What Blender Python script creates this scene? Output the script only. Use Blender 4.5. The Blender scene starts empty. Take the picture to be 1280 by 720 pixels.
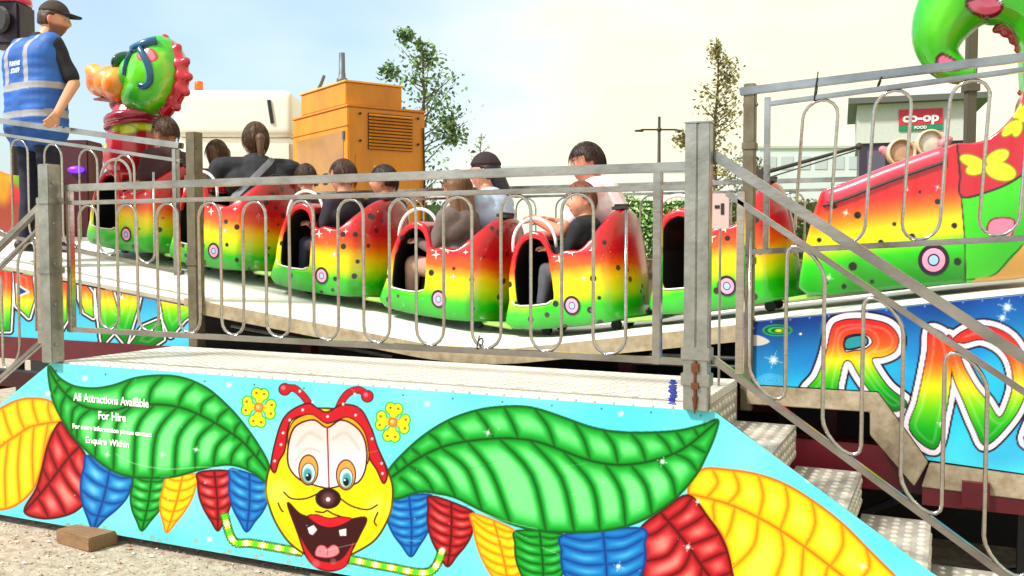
import bpy, bmesh, math, random
import numpy as np
from mathutils import Vector, Matrix, Euler
from mathutils.bvhtree import BVHTree
random.seed(7); rng = np.random.default_rng(7)
D = bpy.data; SC = bpy.context.scene; COL = SC.collection
R = math.radians

# ------------------------------------------------------------------ camera
FPX = 1189.0; YAW = R(24.8); PITCH = R(2.65); EYE = 1.6
cam = D.objects.new('camera', D.cameras.new('camera')); COL.objects.link(cam)
cam.location = (0, 0, EYE); cam.rotation_euler = (R(90) - PITCH, 0, YAW)
cam.data.sensor_width = 36; cam.data.lens = FPX / 1280 * 36
cam.data.clip_start = 0.05; cam.data.clip_end = 2000
SC.camera = cam
CM = Euler(cam.rotation_euler).to_matrix()
def ray(px, py): return CM @ Vector(((px - 640) / FPX, -(py - 360) / FPX, -1))
def onY(px, py, Y):
    r = ray(px, py); t = Y / r.y; return Vector((r.x * t, Y, EYE + r.z * t))
def onZ(px, py, Z):
    r = ray(px, py); t = (Z - EYE) / r.z; return Vector((r.x * t, r.y * t, Z))
def atd(px, py, d):
    r = ray(px, py) * d; return Vector((r.x, r.y, EYE + r.z))
CMi = np.array(CM.inverted())
def proj(X, Y, Z):
    P = np.stack([X, Y, Z - EYE], -1) @ CMi.T
    return 640 - FPX * P[..., 0] / P[..., 2], 360 + FPX * P[..., 1] / P[..., 2]

# ------------------------------------------------------------------ tagging
def pw(o):
    m = Matrix.LocRotScale(o.location, Euler(o.rotation_euler), o.scale)
    return pw(o.parent) @ m if o.parent else m
def tag(o, label=None, cat=None, group=None, kind=None):
    if label: o['label'] = label
    if cat: o['category'] = cat
    if group: o['group'] = group
    if kind: o['kind'] = kind
    return o
def thing(name, label, cat, loc=(0, 0, 0), rot=(0, 0, 0), group=None):
    o = D.objects.new(name, None); COL.objects.link(o); o.empty_display_size = .1
    o.location = loc; o.rotation_euler = rot
    return tag(o, label, cat, group)
def link(name, me, m=None, parent=None, world=True, label=None, smooth=False):
    if world and parent: me.transform(pw(parent).inverted())
    o = D.objects.new(name, me); COL.objects.link(o)
    if m:
        if len(me.materials): me.materials.clear()
        for mm in (m if isinstance(m, (list, tuple)) else [m]): me.materials.append(mm)
    if parent: o.parent = parent
    if smooth: me.shade_smooth()
    if label: o['label'] = label
    return o
def copy_tree(o, parent=None):
    c = o.copy(); COL.objects.link(c); c.parent = parent
    for ch in list(o.children): copy_tree(ch, c)
    return c

# ------------------------------------------------------------------ mesh builder
class MB:
    def __init__(s): s.v = []; s.f = []; s.mi = []; s.m = 0
    def add(s, vs, fs):
        b = len(s.v); s.v += [tuple(v) for v in vs]
        for f in fs: s.f.append(tuple(b + i for i in f)); s.mi.append(s.m)
        return s
    def box(s, c, size, rot=None):
        M = rot.to_matrix() if isinstance(rot, Euler) else (rot or Matrix.Identity(3))
        c = Vector(c); h = Vector(size) / 2; vs = []
        for x in (-1, 1):
            for y in (-1, 1):
                for z in (-1, 1): vs.append(c + M @ Vector((x * h.x, y * h.y, z * h.z)))
        return s.add(vs, [(0,1,3,2),(4,6,7,5),(0,4,5,1),(2,3,7,6),(0,2,6,4),(1,5,7,3)])
    def bx(s, x0, x1, y0, y1, z0, z1): return s.box(((x0+x1)/2,(y0+y1)/2,(z0+z1)/2),(x1-x0,y1-y0,z1-z0))
    def bar(s, a, b, w, h, up=(0, 0, 1)):
        a = Vector(a); b = Vector(b); d = (b - a); L = d.length; d.normalize()
        u = Vector(up); n = d.cross(u).normalized(); u = n.cross(d)
        return s.box((a + b) / 2, (L, w, h), Matrix((d, n, u)).transposed())
    def tube(s, pts, r, seg=8, closed=False, cap=True):
        P = [Vector(p) for p in pts]; n = len(P)
        rs = r if isinstance(r, (list, tuple)) else [r] * n
        def tan(i):
            a = P[(i - 1) % n] if (closed or i > 0) else P[0]; b = P[(i + 1) % n] if (closed or i < n - 1) else P[-1]
            t = b - a; return t.normalized() if t.length > 1e-9 else Vector((0, 0, 1))
        t0 = tan(0); a = Vector((0, 0, 1)) if abs(t0.z) < .9 else Vector((1, 0, 0))
        nrm = t0.cross(a).normalized(); vs = []
        for i in range(n):
            t = tan(i); nrm = (nrm - t * nrm.dot(t)).normalized(); bn = t.cross(nrm)
            for k in range(seg):
                an = 2 * math.pi * k / seg; vs.append(P[i] + (nrm * math.cos(an) + bn * math.sin(an)) * rs[i])
        fs = []
        for i in range(n if closed else n - 1):
            j = (i + 1) % n
            for k in range(seg):
                l = (k + 1) % seg; fs.append((i*seg+k, i*seg+l, j*seg+l, j*seg+k))
        if cap and not closed:
            fs.append(tuple(range(seg))[::-1]); fs.append(tuple((n-1)*seg + k for k in range(seg)))
        return s.add(vs, fs)
    def caps(s, a, b, ra, rb, seg=14):      # tapered capsule, closed
        a = Vector(a); b = Vector(b); d = b - a; L = d.length
        d = d.normalized() if L > 1e-6 else Vector((0, 0, 1))
        pts = []; rs = []
        for k in range(6): an = math.pi / 2 * k / 5; pts.append(a - d * ra * math.cos(an)); rs.append(max(ra * math.sin(an), 1e-4))
        for k in range(6): an = math.pi / 2 * k / 5; pts.append(b + d * rb * math.sin(an)); rs.append(max(rb * math.cos(an), 1e-4))
        # monotone safeguard
        return s.tube(pts, rs, seg)
    def ell(s, c, r, rot=None, sub=3):
        bm = bmesh.new(); bmesh.ops.create_icosphere(bm, subdivisions=sub, radius=1)
        M = rot.to_matrix() if isinstance(rot, Euler) else (rot or Matrix.Identity(3)); c = Vector(c)
        bm.verts.ensure_lookup_table()
        vs = [c + M @ Vector((v.co.x * r[0], v.co.y * r[1], v.co.z * r[2])) for v in bm.verts]
        fs = [[v.index for v in f.verts] for f in bm.faces]; bm.free()
        return s.add(vs, fs)
    def prism(s, poly, y0, y1):             # polygon in XZ, extruded along Y
        n = len(poly); vs = [(x, y0, z) for x, z in poly] + [(x, y1, z) for x, z in poly]
        fs = [tuple(range(n)), tuple(range(2*n-1, n-1, -1))] + [(i, i+n, (i+1) % n + n, (i+1) % n) for i in range(n)]
        return s.add(vs, fs)
    def lathe(s, prof, c, axis='z', seg=20, sc=(1, 1)):
        c = Vector(c); vs = []
        for r, h in prof:
            for k in range(seg):
                an = 2*math.pi*k/seg; u, v = r*math.cos(an)*sc[0], r*math.sin(an)*sc[1]
                vs.append(c + (Vector((u, v, h)) if axis == 'z' else Vector((u, h, v)) if axis == 'y' else Vector((h, u, v))))
        fs = [(i*seg+k, i*seg+(k+1) % seg, (i+1)*seg+(k+1) % seg, (i+1)*seg+k) for i in range(len(prof)-1) for k in range(seg)]
        fs.append(tuple(range(seg))); fs.append(tuple((len(prof)-1)*seg+k for k in range(seg)))
        return s.add(vs, fs)
    def mesh(s, name='m', bevel=0):
        me = D.meshes.new(name); me.from_pydata(s.v, [], s.f); me.polygons.foreach_set('material_index', s.mi)
        bm = bmesh.new(); bm.from_mesh(me)
        bmesh.ops.recalc_face_normals(bm, faces=bm.faces)
        if bevel:
            bmesh.ops.bevel(bm, geom=[e for e in bm.edges if e.is_manifold and e.calc_face_angle(0) > .5], offset=bevel, segments=2, affect='EDGES', clamp_overlap=True)
        bm.to_mesh(me); bm.free(); me.update(); return me
    def build(s, name, m, parent=None, smooth=False, bevel=0, world=True, label=None):
        return link(name, s.mesh(name, bevel), m, parent, world, label, smooth)

def evalmesh(o):
    dg = bpy.context.evaluated_depsgraph_get(); dg.update()
    me = D.meshes.new_from_object(o.evaluated_get(dg)); return me
def remesh(mb, voxel, smooth=4, warp=None, cuts=()):
    me = mb.mesh() if isinstance(mb, MB) else mb
    o = D.objects.new('tmp', me); COL.objects.link(o); tmp = []
    for c in cuts:
        co = D.objects.new('tmpc', c.mesh()); COL.objects.link(co); tmp.append(co)
        b = o.modifiers.new('b', 'BOOLEAN'); b.operation = 'DIFFERENCE'; b.solver = 'EXACT'; b.object = co
    m = o.modifiers.new('r', 'REMESH'); m.mode = 'VOXEL'; m.voxel_size = voxel
    if smooth and not warp:
        sm = o.modifiers.new('s', 'SMOOTH'); sm.factor = .5; sm.iterations = smooth
    out = evalmesh(o)
    if warp:
        n = len(out.vertices); a = np.empty(n*3); out.vertices.foreach_get('co', a); a = warp(a.reshape(-1, 3))
        out.vertices.foreach_set('co', a.ravel()); o.modifiers.clear(); o.data = out
        sm = o.modifiers.new('s', 'SMOOTH'); sm.factor = .5; sm.iterations = smooth
        out = evalmesh(o)
    D.objects.remove(o)
    for t in tmp: D.objects.remove(t)
    out.shade_smooth(); return out
def coords(me):
    a = np.empty(len(me.vertices)*3); me.vertices.foreach_get('co', a); return a.reshape(-1, 3)

# ------------------------------------------------------------------ painter (airbrushed artwork stored per vertex)
def cr(pts, closed=True, n=5):
    P = np.array(pts, float); m = len(P); out = []
    rngi = range(m) if closed else range(m - 1)
    for i in rngi:
        p0 = P[(i-1) % m] if closed or i > 0 else P[0]; p1 = P[i]; p2 = P[(i+1) % m]
        p3 = P[(i+2) % m] if closed or i < m - 2 else P[-1]
        for k in range(n):
            t = k / n
            out.append(.5*((2*p1)+(-p0+p2)*t+(2*p0-5*p1+4*p2-p3)*t*t+(-p0+3*p1-3*p2+p3)*t**3))
    if not closed: out.append(P[-1])
    return np.array(out)
def ss(x, a, b): t = np.clip((x-a)/(b-a+1e-9), 0, 1); return t*t*(3-2*t)
class Canvas:
    def __init__(s, U, V, base):
        s.U = U.ravel(); s.V = V.ravel(); s.c = np.tile(np.array(base, float), (s.U.size, 1))
    def sel(s, P, pad):
        a = P.min(0) - pad; b = P.max(0) + pad
        return np.nonzero((s.U > a[0]) & (s.U < b[0]) & (s.V > a[1]) & (s.V < b[1]))[0]
    def segd(s, idx, P, closed):
        u = s.U[idx]; v = s.V[idx]; d = np.full(u.size, 1e9); ins = np.zeros(u.size, bool)
        n = len(P)
        for i in range(n if closed else n-1):
            ax, ay = P[i]; bx, by = P[(i+1) % n]; ex, ey = bx-ax, by-ay; L = ex*ex+ey*ey+1e-12
            t = np.clip(((u-ax)*ex+(v-ay)*ey)/L, 0, 1)
            d = np.minimum(d, (u-ax-t*ex)**2+(v-ay-t*ey)**2)
            if closed:
                c = (ay > v) != (by > v)
                ins ^= c & (u < ex*(v-ay)/(ey if abs(ey) > 1e-12 else 1e-12)+ax)
        d = np.sqrt(d)
        return np.where(ins, -d, d) if closed else d
    def put(s, idx, al, col):
        al = al[:, None]; s.c[idx] = s.c[idx]*(1-al)+np.asarray(col, float)*al
    def poly(s, pts, col, smooth=True, soft=1.0, line=None, lw=1.5, holes=(), grow=0, amt=1):
        P = cr(pts) if smooth else np.array(pts, float)
        idx = s.sel(P, grow+lw+3+soft)
        if not idx.size: return
        d = s.segd(idx, P, True) - grow
        for h in holes: d = np.maximum(d, -s.segd(idx, cr(h) if smooth else np.array(h, float), True) - grow)
        c = col(s.U[idx], s.V[idx], d) if callable(col) else col
        s.put(idx, amt*(1-ss(d, -soft/2, soft/2)), c)
        if line is not None: s.put(idx, 1-ss(np.abs(d), lw/2-.4, lw/2+.6), line)
    def stroke(s, pts, w, col, soft=1.0, smooth=True, amt=1, taper=False):
        P = cr(pts, False) if smooth and len(pts) > 2 else np.array(pts, float)
        idx = s.sel(P, w+soft+2)
        if not idx.size: return
        d = s.segd(idx, P, False)
        s.put(idx, amt*(1-ss(d, w/2-soft/2, w/2+soft/2)), col)
    def dot(s, c, r, col, soft=1.0, ry=None, amt=1, ang=0):
        ry = ry or r; P = np.array([[c[0]-r-ry, c[1]-r-ry], [c[0]+r+ry, c[1]+r+ry]]); idx = s.sel(P, soft+2)
        if not idx.size: return
        u = s.U[idx]-c[0]; v = s.V[idx]-c[1]; ca, sa = math.cos(ang), math.sin(ang); u, v = u*ca+v*sa, -u*sa+v*ca
        d = (np.sqrt((u/r)**2+(v/ry)**2)-1)*min(r, ry)
        s.put(idx, amt*(1-ss(d, -soft/2, soft/2)), col)
    def star(s, c, r):
        s.dot(c, r*.45, (255, 255, 255), soft=r*.8, amt=.9)
        for k in range(4):
            an = math.pi/4*k+.3; rr = r*(1.3 if k % 2 == 0 else .7); e = (math.cos(an)*rr, math.sin(an)*rr)
            s.stroke([(c[0]-e[0], c[1]-e[1]), (c[0]+e[0], c[1]+e[1])], .6, (255, 255, 255), soft=1.2, amt=.8)
    def apply(s, me, gain=.82, dom='POINT'):
        c = np.clip(s.c, 0, 255)/255; lin = np.where(c <= .04045, c/12.92, ((c+.055)/1.055)**2.4)*gain
        a = me.color_attributes.new('Col', 'FLOAT_COLOR', 'POINT')
        a.data.foreach_set('color', np.concatenate([lin, np.ones((len(lin), 1))], 1).ravel().astype(np.float32))
def quilt(base, light, dark):
    base, light, dark = map(lambda a: np.array(a, float), (base, light, dark)); return base, light, dark
def leaf(cv, outline, mid, veins, base, light, dark, lw=1.6, dm=8, edge=None):
    P = cr(outline); idx = cv.sel(P, 4)
    if not idx.size: return
    d = cv.segd(idx, P, True); k = d < 3; idx = idx[k]; d = d[k]
    dv = cv.segd(idx, cr(mid, False), False); dn = np.full(idx.size, 1e9)
    for v in veins:
        vp = cr(v, False, 4) if len(v) > 2 else np.array(v, float); dn = np.minimum(dn, cv.segd(idx, vp, False))
    base, light, dark = quilt(base, light, dark)
    de = np.minimum(np.minimum(dv, dn), np.maximum(-d, 0)); t = (ss(de, 1.0, dm)*(.30+.70*ss(np.minimum(dv, -d), 2, dm*2.1)))[:, None]
    lo = ss(de, 0, dm*.45)[:, None]
    c = (dark*.45+base*.55)*(1-lo)+base*lo; c = c*(1-t)+light*t
    cv.put(idx, 1-ss(d, -.6, .6), c)
    cv.put(idx, .85*(1-ss(dn, lw*.35-.4, lw*.35+.7))*(d < 0), dark)
    cv.put(idx, (1-ss(dv, lw*.55-.4, lw*.55+.7))*(d < 0), dark)
    cv.put(idx, 1-ss(np.abs(d), lw*.6-.4, lw*.6+.8), dark if edge is None else edge)
def lerp2(a, b, t): return (a[0]+(b[0]-a[0])*t, a[1]+(b[1]-a[1])*t)
def hang(cv, L, Rt, tip, cols, n=5, bulge=.20, **kw):
    """small pointed leaf hanging from the edge L-Rt down to tip"""
    m = lerp2(L, Rt, .5); W = math.dist(L, Rt)
    def side(a, sgn):
        o = []
        for t, w in ((0, .96), (.18, 1.08), (.4, 1.06), (.62, .82), (.82, .42)):
            c0 = lerp2(m, tip, t); o.append((c0[0]+(a[0]-m[0])*w, c0[1]+(a[1]-m[1])*w*(1-t)))
        return o
    l = side(L, -1); r = side(Rt, 1)
    out = l+[tip]+r[::-1]; mid = [m, (lerp2(m, tip, .5)[0]+W*.04, lerp2(m, tip, .5)[1]), tip]; vs = []
    for i in range(n):
        t = (i+.6)/n*.9; c = lerp2(m, tip, max(t-.02, 0)); c = (c[0]+W*.04*math.sin(math.pi*t), c[1])
        for a, sg in ((L, -1), (Rt, 1)):
            t2 = max(t-.12, 0.02); w = float(np.interp(t2, (0, .18, .4, .62, .82, 1), (.96, 1.08, 1.06, .82, .42, 0))); c1 = lerp2(m, tip, t2); e = (c1[0]+(a[0]-m[0])*w, c1[1]+(a[1]-m[1])*w*(1-t2))
            q = lerp2(c, e, .5); vs.append([c, (q[0], q[1]+W*.05), e])
    leaf(cv, out, mid, vs, *cols, **kw)

# ------------------------------------------------------------------ materials
def lin(r, g, b, k=1.0):
    f = lambda c: (c/255/12.92 if c <= 10 else ((c/255+.055)/1.055)**2.4)*k
    return (f(r), f(g), f(b), 1)
MATS = {}
def mat(name, col=(.5, .5, .5), rough=.5, metal=0, var=.0, vs=8, bump=0, bs=40, coat=0, attr=False, emit=None, es=1, sss=0, col2=None, trans=0, stretch=None):
    if name in MATS: return MATS[name]
    m = D.materials.new(name); MATS[name] = m; m.use_nodes = True; nt = m.node_tree; N = nt.nodes; Lk = nt.links
    b = N['Principled BSDF']; c = tuple(col)[:3]+(1,)
    b.inputs['Base Color'].default_value = c; b.inputs['Roughness'].default_value = rough; b.inputs['Metallic'].default_value = metal
    if coat: b.inputs['Coat Weight'].default_value = coat; b.inputs['Coat Roughness'].default_value = .08
    if trans: b.inputs['Transmission Weight'].default_value = trans
    if sss: b.inputs['Subsurface Weight'].default_value = sss; b.inputs['Subsurface Radius'].default_value = (.02, .008, .004)
    src = None
    if attr:
        a = N.new('ShaderNodeAttribute'); a.attribute_name = 'Col'; src = a.outputs['Color']
    if var or bump or col2:
        tc = N.new('ShaderNodeTexCoord'); vec = tc.outputs['Object']
        if stretch:
            mp = N.new('ShaderNodeMapping'); mp.inputs['Scale'].default_value = stretch; Lk.new(vec, mp.inputs[0]); vec = mp.outputs[0]
    if var or col2:
        n = N.new('ShaderNodeTexNoise'); n.inputs['Scale'].default_value = vs; n.inputs['Detail'].default_value = 6; n.inputs['Roughness'].default_value = .65
        Lk.new(vec, n.inputs['Vector'])
        rp = N.new('ShaderNodeMapRange'); rp.inputs[1].default_value = .3; rp.inputs[2].default_value = .7; Lk.new(n.outputs['Fac'], rp.inputs[0])
        mx = N.new('ShaderNodeMix'); mx.data_type = 'RGBA'
        if col2 is not None:
            Lk.new(rp.outputs[0], mx.inputs[0]); mx.inputs[6].default_value = c; mx.inputs[7].default_value = tuple(col2)[:3]+(1,)
            if src: Lk.new(src, mx.inputs[6])
        else:
            mx.blend_type = 'MULTIPLY'; mx.inputs[0].default_value = 1
            rp.inputs[3].default_value = 1-var; rp.inputs[4].default_value = 1; Lk.new(rp.outputs[0], mx.inputs[7])
            if src: Lk.new(src, mx.inputs[6])
            else: mx.inputs[6].default_value = c
        src = mx.outputs[2]
        rr = N.new('ShaderNodeMapRange'); rr.inputs[3].default_value = min(1, rough*1.25); rr.inputs[4].default_value = rough*.8
        Lk.new(n.outputs['Fac'], rr.inputs[0]); Lk.new(rr.outputs[0], b.inputs['Roughness'])
    if src: Lk.new(src, b.inputs['Base Color'])
    if bump:
        n2 = N.new('ShaderNodeTexNoise'); n2.inputs['Scale'].default_value = bs; n2.inputs['Detail'].default_value = 4
        Lk.new(vec, n2.inputs['Vector'])
        bp = N.new('ShaderNodeBump'); bp.inputs['Strength'].default_value = bump; bp.inputs['Distance'].default_value = .01
        Lk.new(n2.outputs['Fac'], bp.inputs['Height']); Lk.new(bp.outputs[0], b.inputs['Normal'])
    if emit:
        b.inputs['Emission Color'].default_value = tuple(emit)[:3]+(1,); b.inputs['Emission Strength'].default_value = es
    return m

GALV = mat('galvanised_steel', (.19, .195, .17), .30, .65, vs=9, bump=.18, bs=50, col2=(.36, .36, .33))
CHROME = mat('polished_steel', (.56, .52, .48), .14, 1.0, var=.35, vs=9, stretch=(1, 1, 6))
ALU = mat('bare_aluminium', (.44, .43, .42), .14, .97, vs=5, bump=.10, bs=30, col2=(.20, .19, .185), stretch=(.6, 1, 1))
TRACKM = mat('white_painted_deck_plate', (.88, .87, .80), .45, 0, var=.08, vs=5, bump=.1, bs=30)
DARK = mat('dark_paint', (.012, .011, .012), .6, 0, var=.4, vs=10)
MAROON = mat('maroon_paint', lin(95, 8, 25), .4, 0, var=.4, vs=9)
BLACKP = mat('black_rubber', (.015, .015, .016), .55)
WHITEP = mat('white_enamel', (.8, .8, .78), .25, 0, coat=.4)
PAINT = mat('airbrushed_board_paint', rough=.4, attr=True, coat=.0, var=.08, vs=30, bump=.05, bs=12)
PAINT.node_tree.nodes['Principled BSDF'].inputs['Specular IOR Level'].default_value = .22
GLOSS = mat('airbrushed_fibreglass', rough=.22, attr=True, coat=.6, var=.06, vs=20, bump=.06, bs=9)
WOOD = mat('sawn_timber', lin(150, 115, 80), .8, 0, col2=lin(110, 80, 52), vs=14, bump=.4, bs=50, stretch=(1, 8, 8))

def checker_mat(name, col, dirt, sc=38.0, strength=1.0):
    m = mat(name, col, .42, 0, col2=dirt, vs=3); nt = m.node_tree; N = nt.nodes; L = nt.links
    tc = N.new('ShaderNodeTexCoord'); sp = N.new('ShaderNodeSeparateXYZ'); L.new(tc.outputs['Object'], sp.inputs[0])
    def mth(op, a, b=None):
        n = N.new('ShaderNodeMath'); n.operation = op
        for i, x in enumerate((a, b)):
            if x is None: continue
            if isinstance(x, (int, float)): n.inputs[i].default_value = x
            else: L.new(x, n.inputs[i])
        return n.outputs[0]
    sx = mth('SINE', mth('MULTIPLY', sp.outputs[0], sc*2)); sy = mth('SINE', mth('MULTIPLY', sp.outputs[1], sc*3.4))
    h = mth('POWER', mth('MAXIMUM', mth('MULTIPLY', sx, sy), 0.0), .6)
    bp = N.new('ShaderNodeBump'); bp.inputs['Strength'].default_value = strength; bp.inputs['Distance'].default_value = .012
    L.new(h, bp.inputs['Height']); L.new(bp.outputs[0], N['Principled BSDF'].inputs['Normal'])
    return m
DECK = checker_mat('tread_plate_deck', (.80, .77, .70), (.64, .60, .52))
STEP = mat('tread_plate_step', (.74, .70, .62), .30, .35, col2=(.52, .47, .40), vs=12)
def wrinkle(me, amp=.004, f=24, seed=0):
    n = len(me.vertices); a = coords(me); nr = np.empty(n*3); me.vertices.foreach_get('normal', nr); nr = nr.reshape(-1, 3)
    x, y, z = a.T; w = np.sin(f*z+9*y+3*np.sin(f*.4*x+seed))*.5+np.sin(f*.7*(x+z*.6)-f*.9*y+2*np.sin(11*z+seed))*.4+np.sin(f*1.9*z-f*1.3*x+seed+4*np.sin(7*y))*.25
    a = a+nr*(amp*np.sign(w)*np.abs(w)**.8)[:, None]; me.vertices.foreach_set('co', a.ravel()); me.update(); return me
# ------------------------------------------------------------------ sky and sun
SC.view_settings.view_transform = 'Standard'; SC.view_settings.look = 'None'; SC.view_settings.exposure = 1.0; SC.view_settings.gamma = 1
W = D.worlds.new('World'); SC.world = W; W.use_nodes = True
SUN_AZ = R(215); SUN_EL = R(48)     # azimuth measured clockwise from +Y
def world():
    nt = W.node_tree; N = nt.nodes; L = nt.links; bg = N['Background']; bg.inputs[1].default_value = .1
    sk = N.new('ShaderNodeTexSky'); sk.sky_type = 'NISHITA'; sk.sun_disc = False; sk.sun_elevation = SUN_EL; sk.sun_rotation = SUN_AZ
    sk.air_density = 1.2; sk.dust_density = 2.0; sk.ozone_density = 1
    tc = N.new('ShaderNodeTexCoord'); mp = N.new('ShaderNodeMapping'); mp.inputs['Scale'].default_value = (1, 1, 2.2); L.new(tc.outputs['Generated'], mp.inputs[0])
    n = N.new('ShaderNodeTexNoise'); n.inputs['Scale'].default_value = 2.4; n.inputs['Detail'].default_value = 8; n.inputs['Roughness'].default_value = .5; L.new(mp.outputs[0], n.inputs['Vector'])
    # the cloud bank fills the sky to the right; the left is thinner and bluer
    dt = N.new('ShaderNodeVectorMath'); dt.operation = 'DOT_PRODUCT'; dt.inputs[1].default_value = (.93, .37, 0); L.new(tc.outputs['Generated'], dt.inputs[0])
    ad = N.new('ShaderNodeMath'); ad.operation = 'MULTIPLY_ADD'; ad.inputs[1].default_value = .50; L.new(dt.outputs['Value'], ad.inputs[0]); L.new(n.outputs['Fac'], ad.inputs[2])
    rp = N.new('ShaderNodeMapRange'); rp.inputs[1].default_value = .22; rp.inputs[2].default_value = .62; rp.inputs[3].default_value = .30; rp.inputs[4].default_value = 1; L.new(ad.outputs[0], rp.inputs[0])
    r2 = N.new('ShaderNodeMapRange'); r2.inputs[1].default_value = .28; r2.inputs[2].default_value = .62; L.new(ad.outputs[0], r2.inputs[0])
    cc = N.new('ShaderNodeMix'); cc.data_type = 'RGBA'; cc.inputs[6].default_value = (4.1, 5.5, 6.5, 1); cc.inputs[7].default_value = (6.0, 5.75, 4.3, 1); L.new(r2.outputs[0], cc.inputs[0])
    mx = N.new('ShaderNodeMix'); mx.data_type = 'RGBA'; L.new(rp.outputs[0], mx.inputs[0]); L.new(sk.outputs[0], mx.inputs[6]); L.new(cc.outputs[2], mx.inputs[7])
    L.new(mx.outputs[2], bg.inputs[0])
world()
sl = D.lights.new('sun', 'SUN'); sl.energy = 2.7; sl.angle = R(6); sl.color = (1, .96, .88)
so = D.objects.new('sun', sl); COL.objects.link(so)
sd = Vector((math.sin(SUN_AZ)*math.cos(SUN_EL), math.cos(SUN_AZ)*math.cos(SUN_EL), math.sin(SUN_EL)))
so.rotation_euler = sd.to_track_quat('Z', 'Y').to_euler()

# ------------------------------------------------------------------ ground
GRAVEL = mat('beige_gravel', lin(196, 184, 166), .95, 0, col2=lin(132, 118, 100), vs=16, bump=1, bs=55)
g = MB().box((0, 300, -.1), (1600, 1600, .2)).build('ground', GRAVEL); tag(g, kind='structure')
gm = mat('distant_grass', lin(120, 150, 70), .95, 0, col2=lin(90, 120, 50), vs=.8)
g = MB().bx(-300, 300, 24, 600, -.05, .05).build('grass_field', gm); tag(g, kind='structure')
mb = MB()
for i in range(5200):
    x = rng.uniform(-5.6, -.6); y = rng.uniform(2.7, 4.6); r = rng.uniform(.003, .008) if rng.random() < .9 else rng.uniform(.008, .018)
    a = rng.uniform(0, 6.28); mb.m = int(rng.integers(0, 3))
    vs = []
    for (u, v, w) in ((1,0,0),(-1,0,0),(0,1,0),(0,-1,0),(0,0,1),(0,0,-1)):
        k = rng.uniform(.7, 1.3)*r; u, v = u*math.cos(a)-v*math.sin(a), u*math.sin(a)+v*math.cos(a); vs.append((x+u*k, y+v*k*.8, r*.35+w*k*.6))
    mb.add(vs, [(0,2,4),(2,1,4),(1,3,4),(3,0,4),(2,0,5),(1,2,5),(3,1,5),(0,3,5)])
peb = mb.build('gravel', [mat('pebble_pale', lin(205, 195, 178), .9), mat('pebble_grey', lin(140, 130, 118), .9), mat('pebble_brown', lin(165, 140, 110), .9)])
tag(peb, 'loose pale gravel lying in front of the painted platform board', 'gravel', kind='stuff')

# ------------------------------------------------------------------ boarding platform
YP = 3.65; YB = 4.56; DZ = .95; XL = -4.47; XR = -.82; DR = -.92
plat = thing('boarding_platform', 'boarding platform with pale deck and board painted with leaves and a smiling insect', 'platform', (-2.6, 4.1, 0))
zA = lambda x, y: (x/2.4824, 430+y/2.4824)
zB = lambda x, y: (270+x/2.769, 460+y/2.769)
zC = lambda x, y: (470+x/2.9767, 480+y/2.9767)
zD = lambda x, y: (780+x/2.56, 440+y/2.56)
def Z(f, *p): return [f(p[i], p[i+1]) for i in range(0, len(p), 2)]

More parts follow.
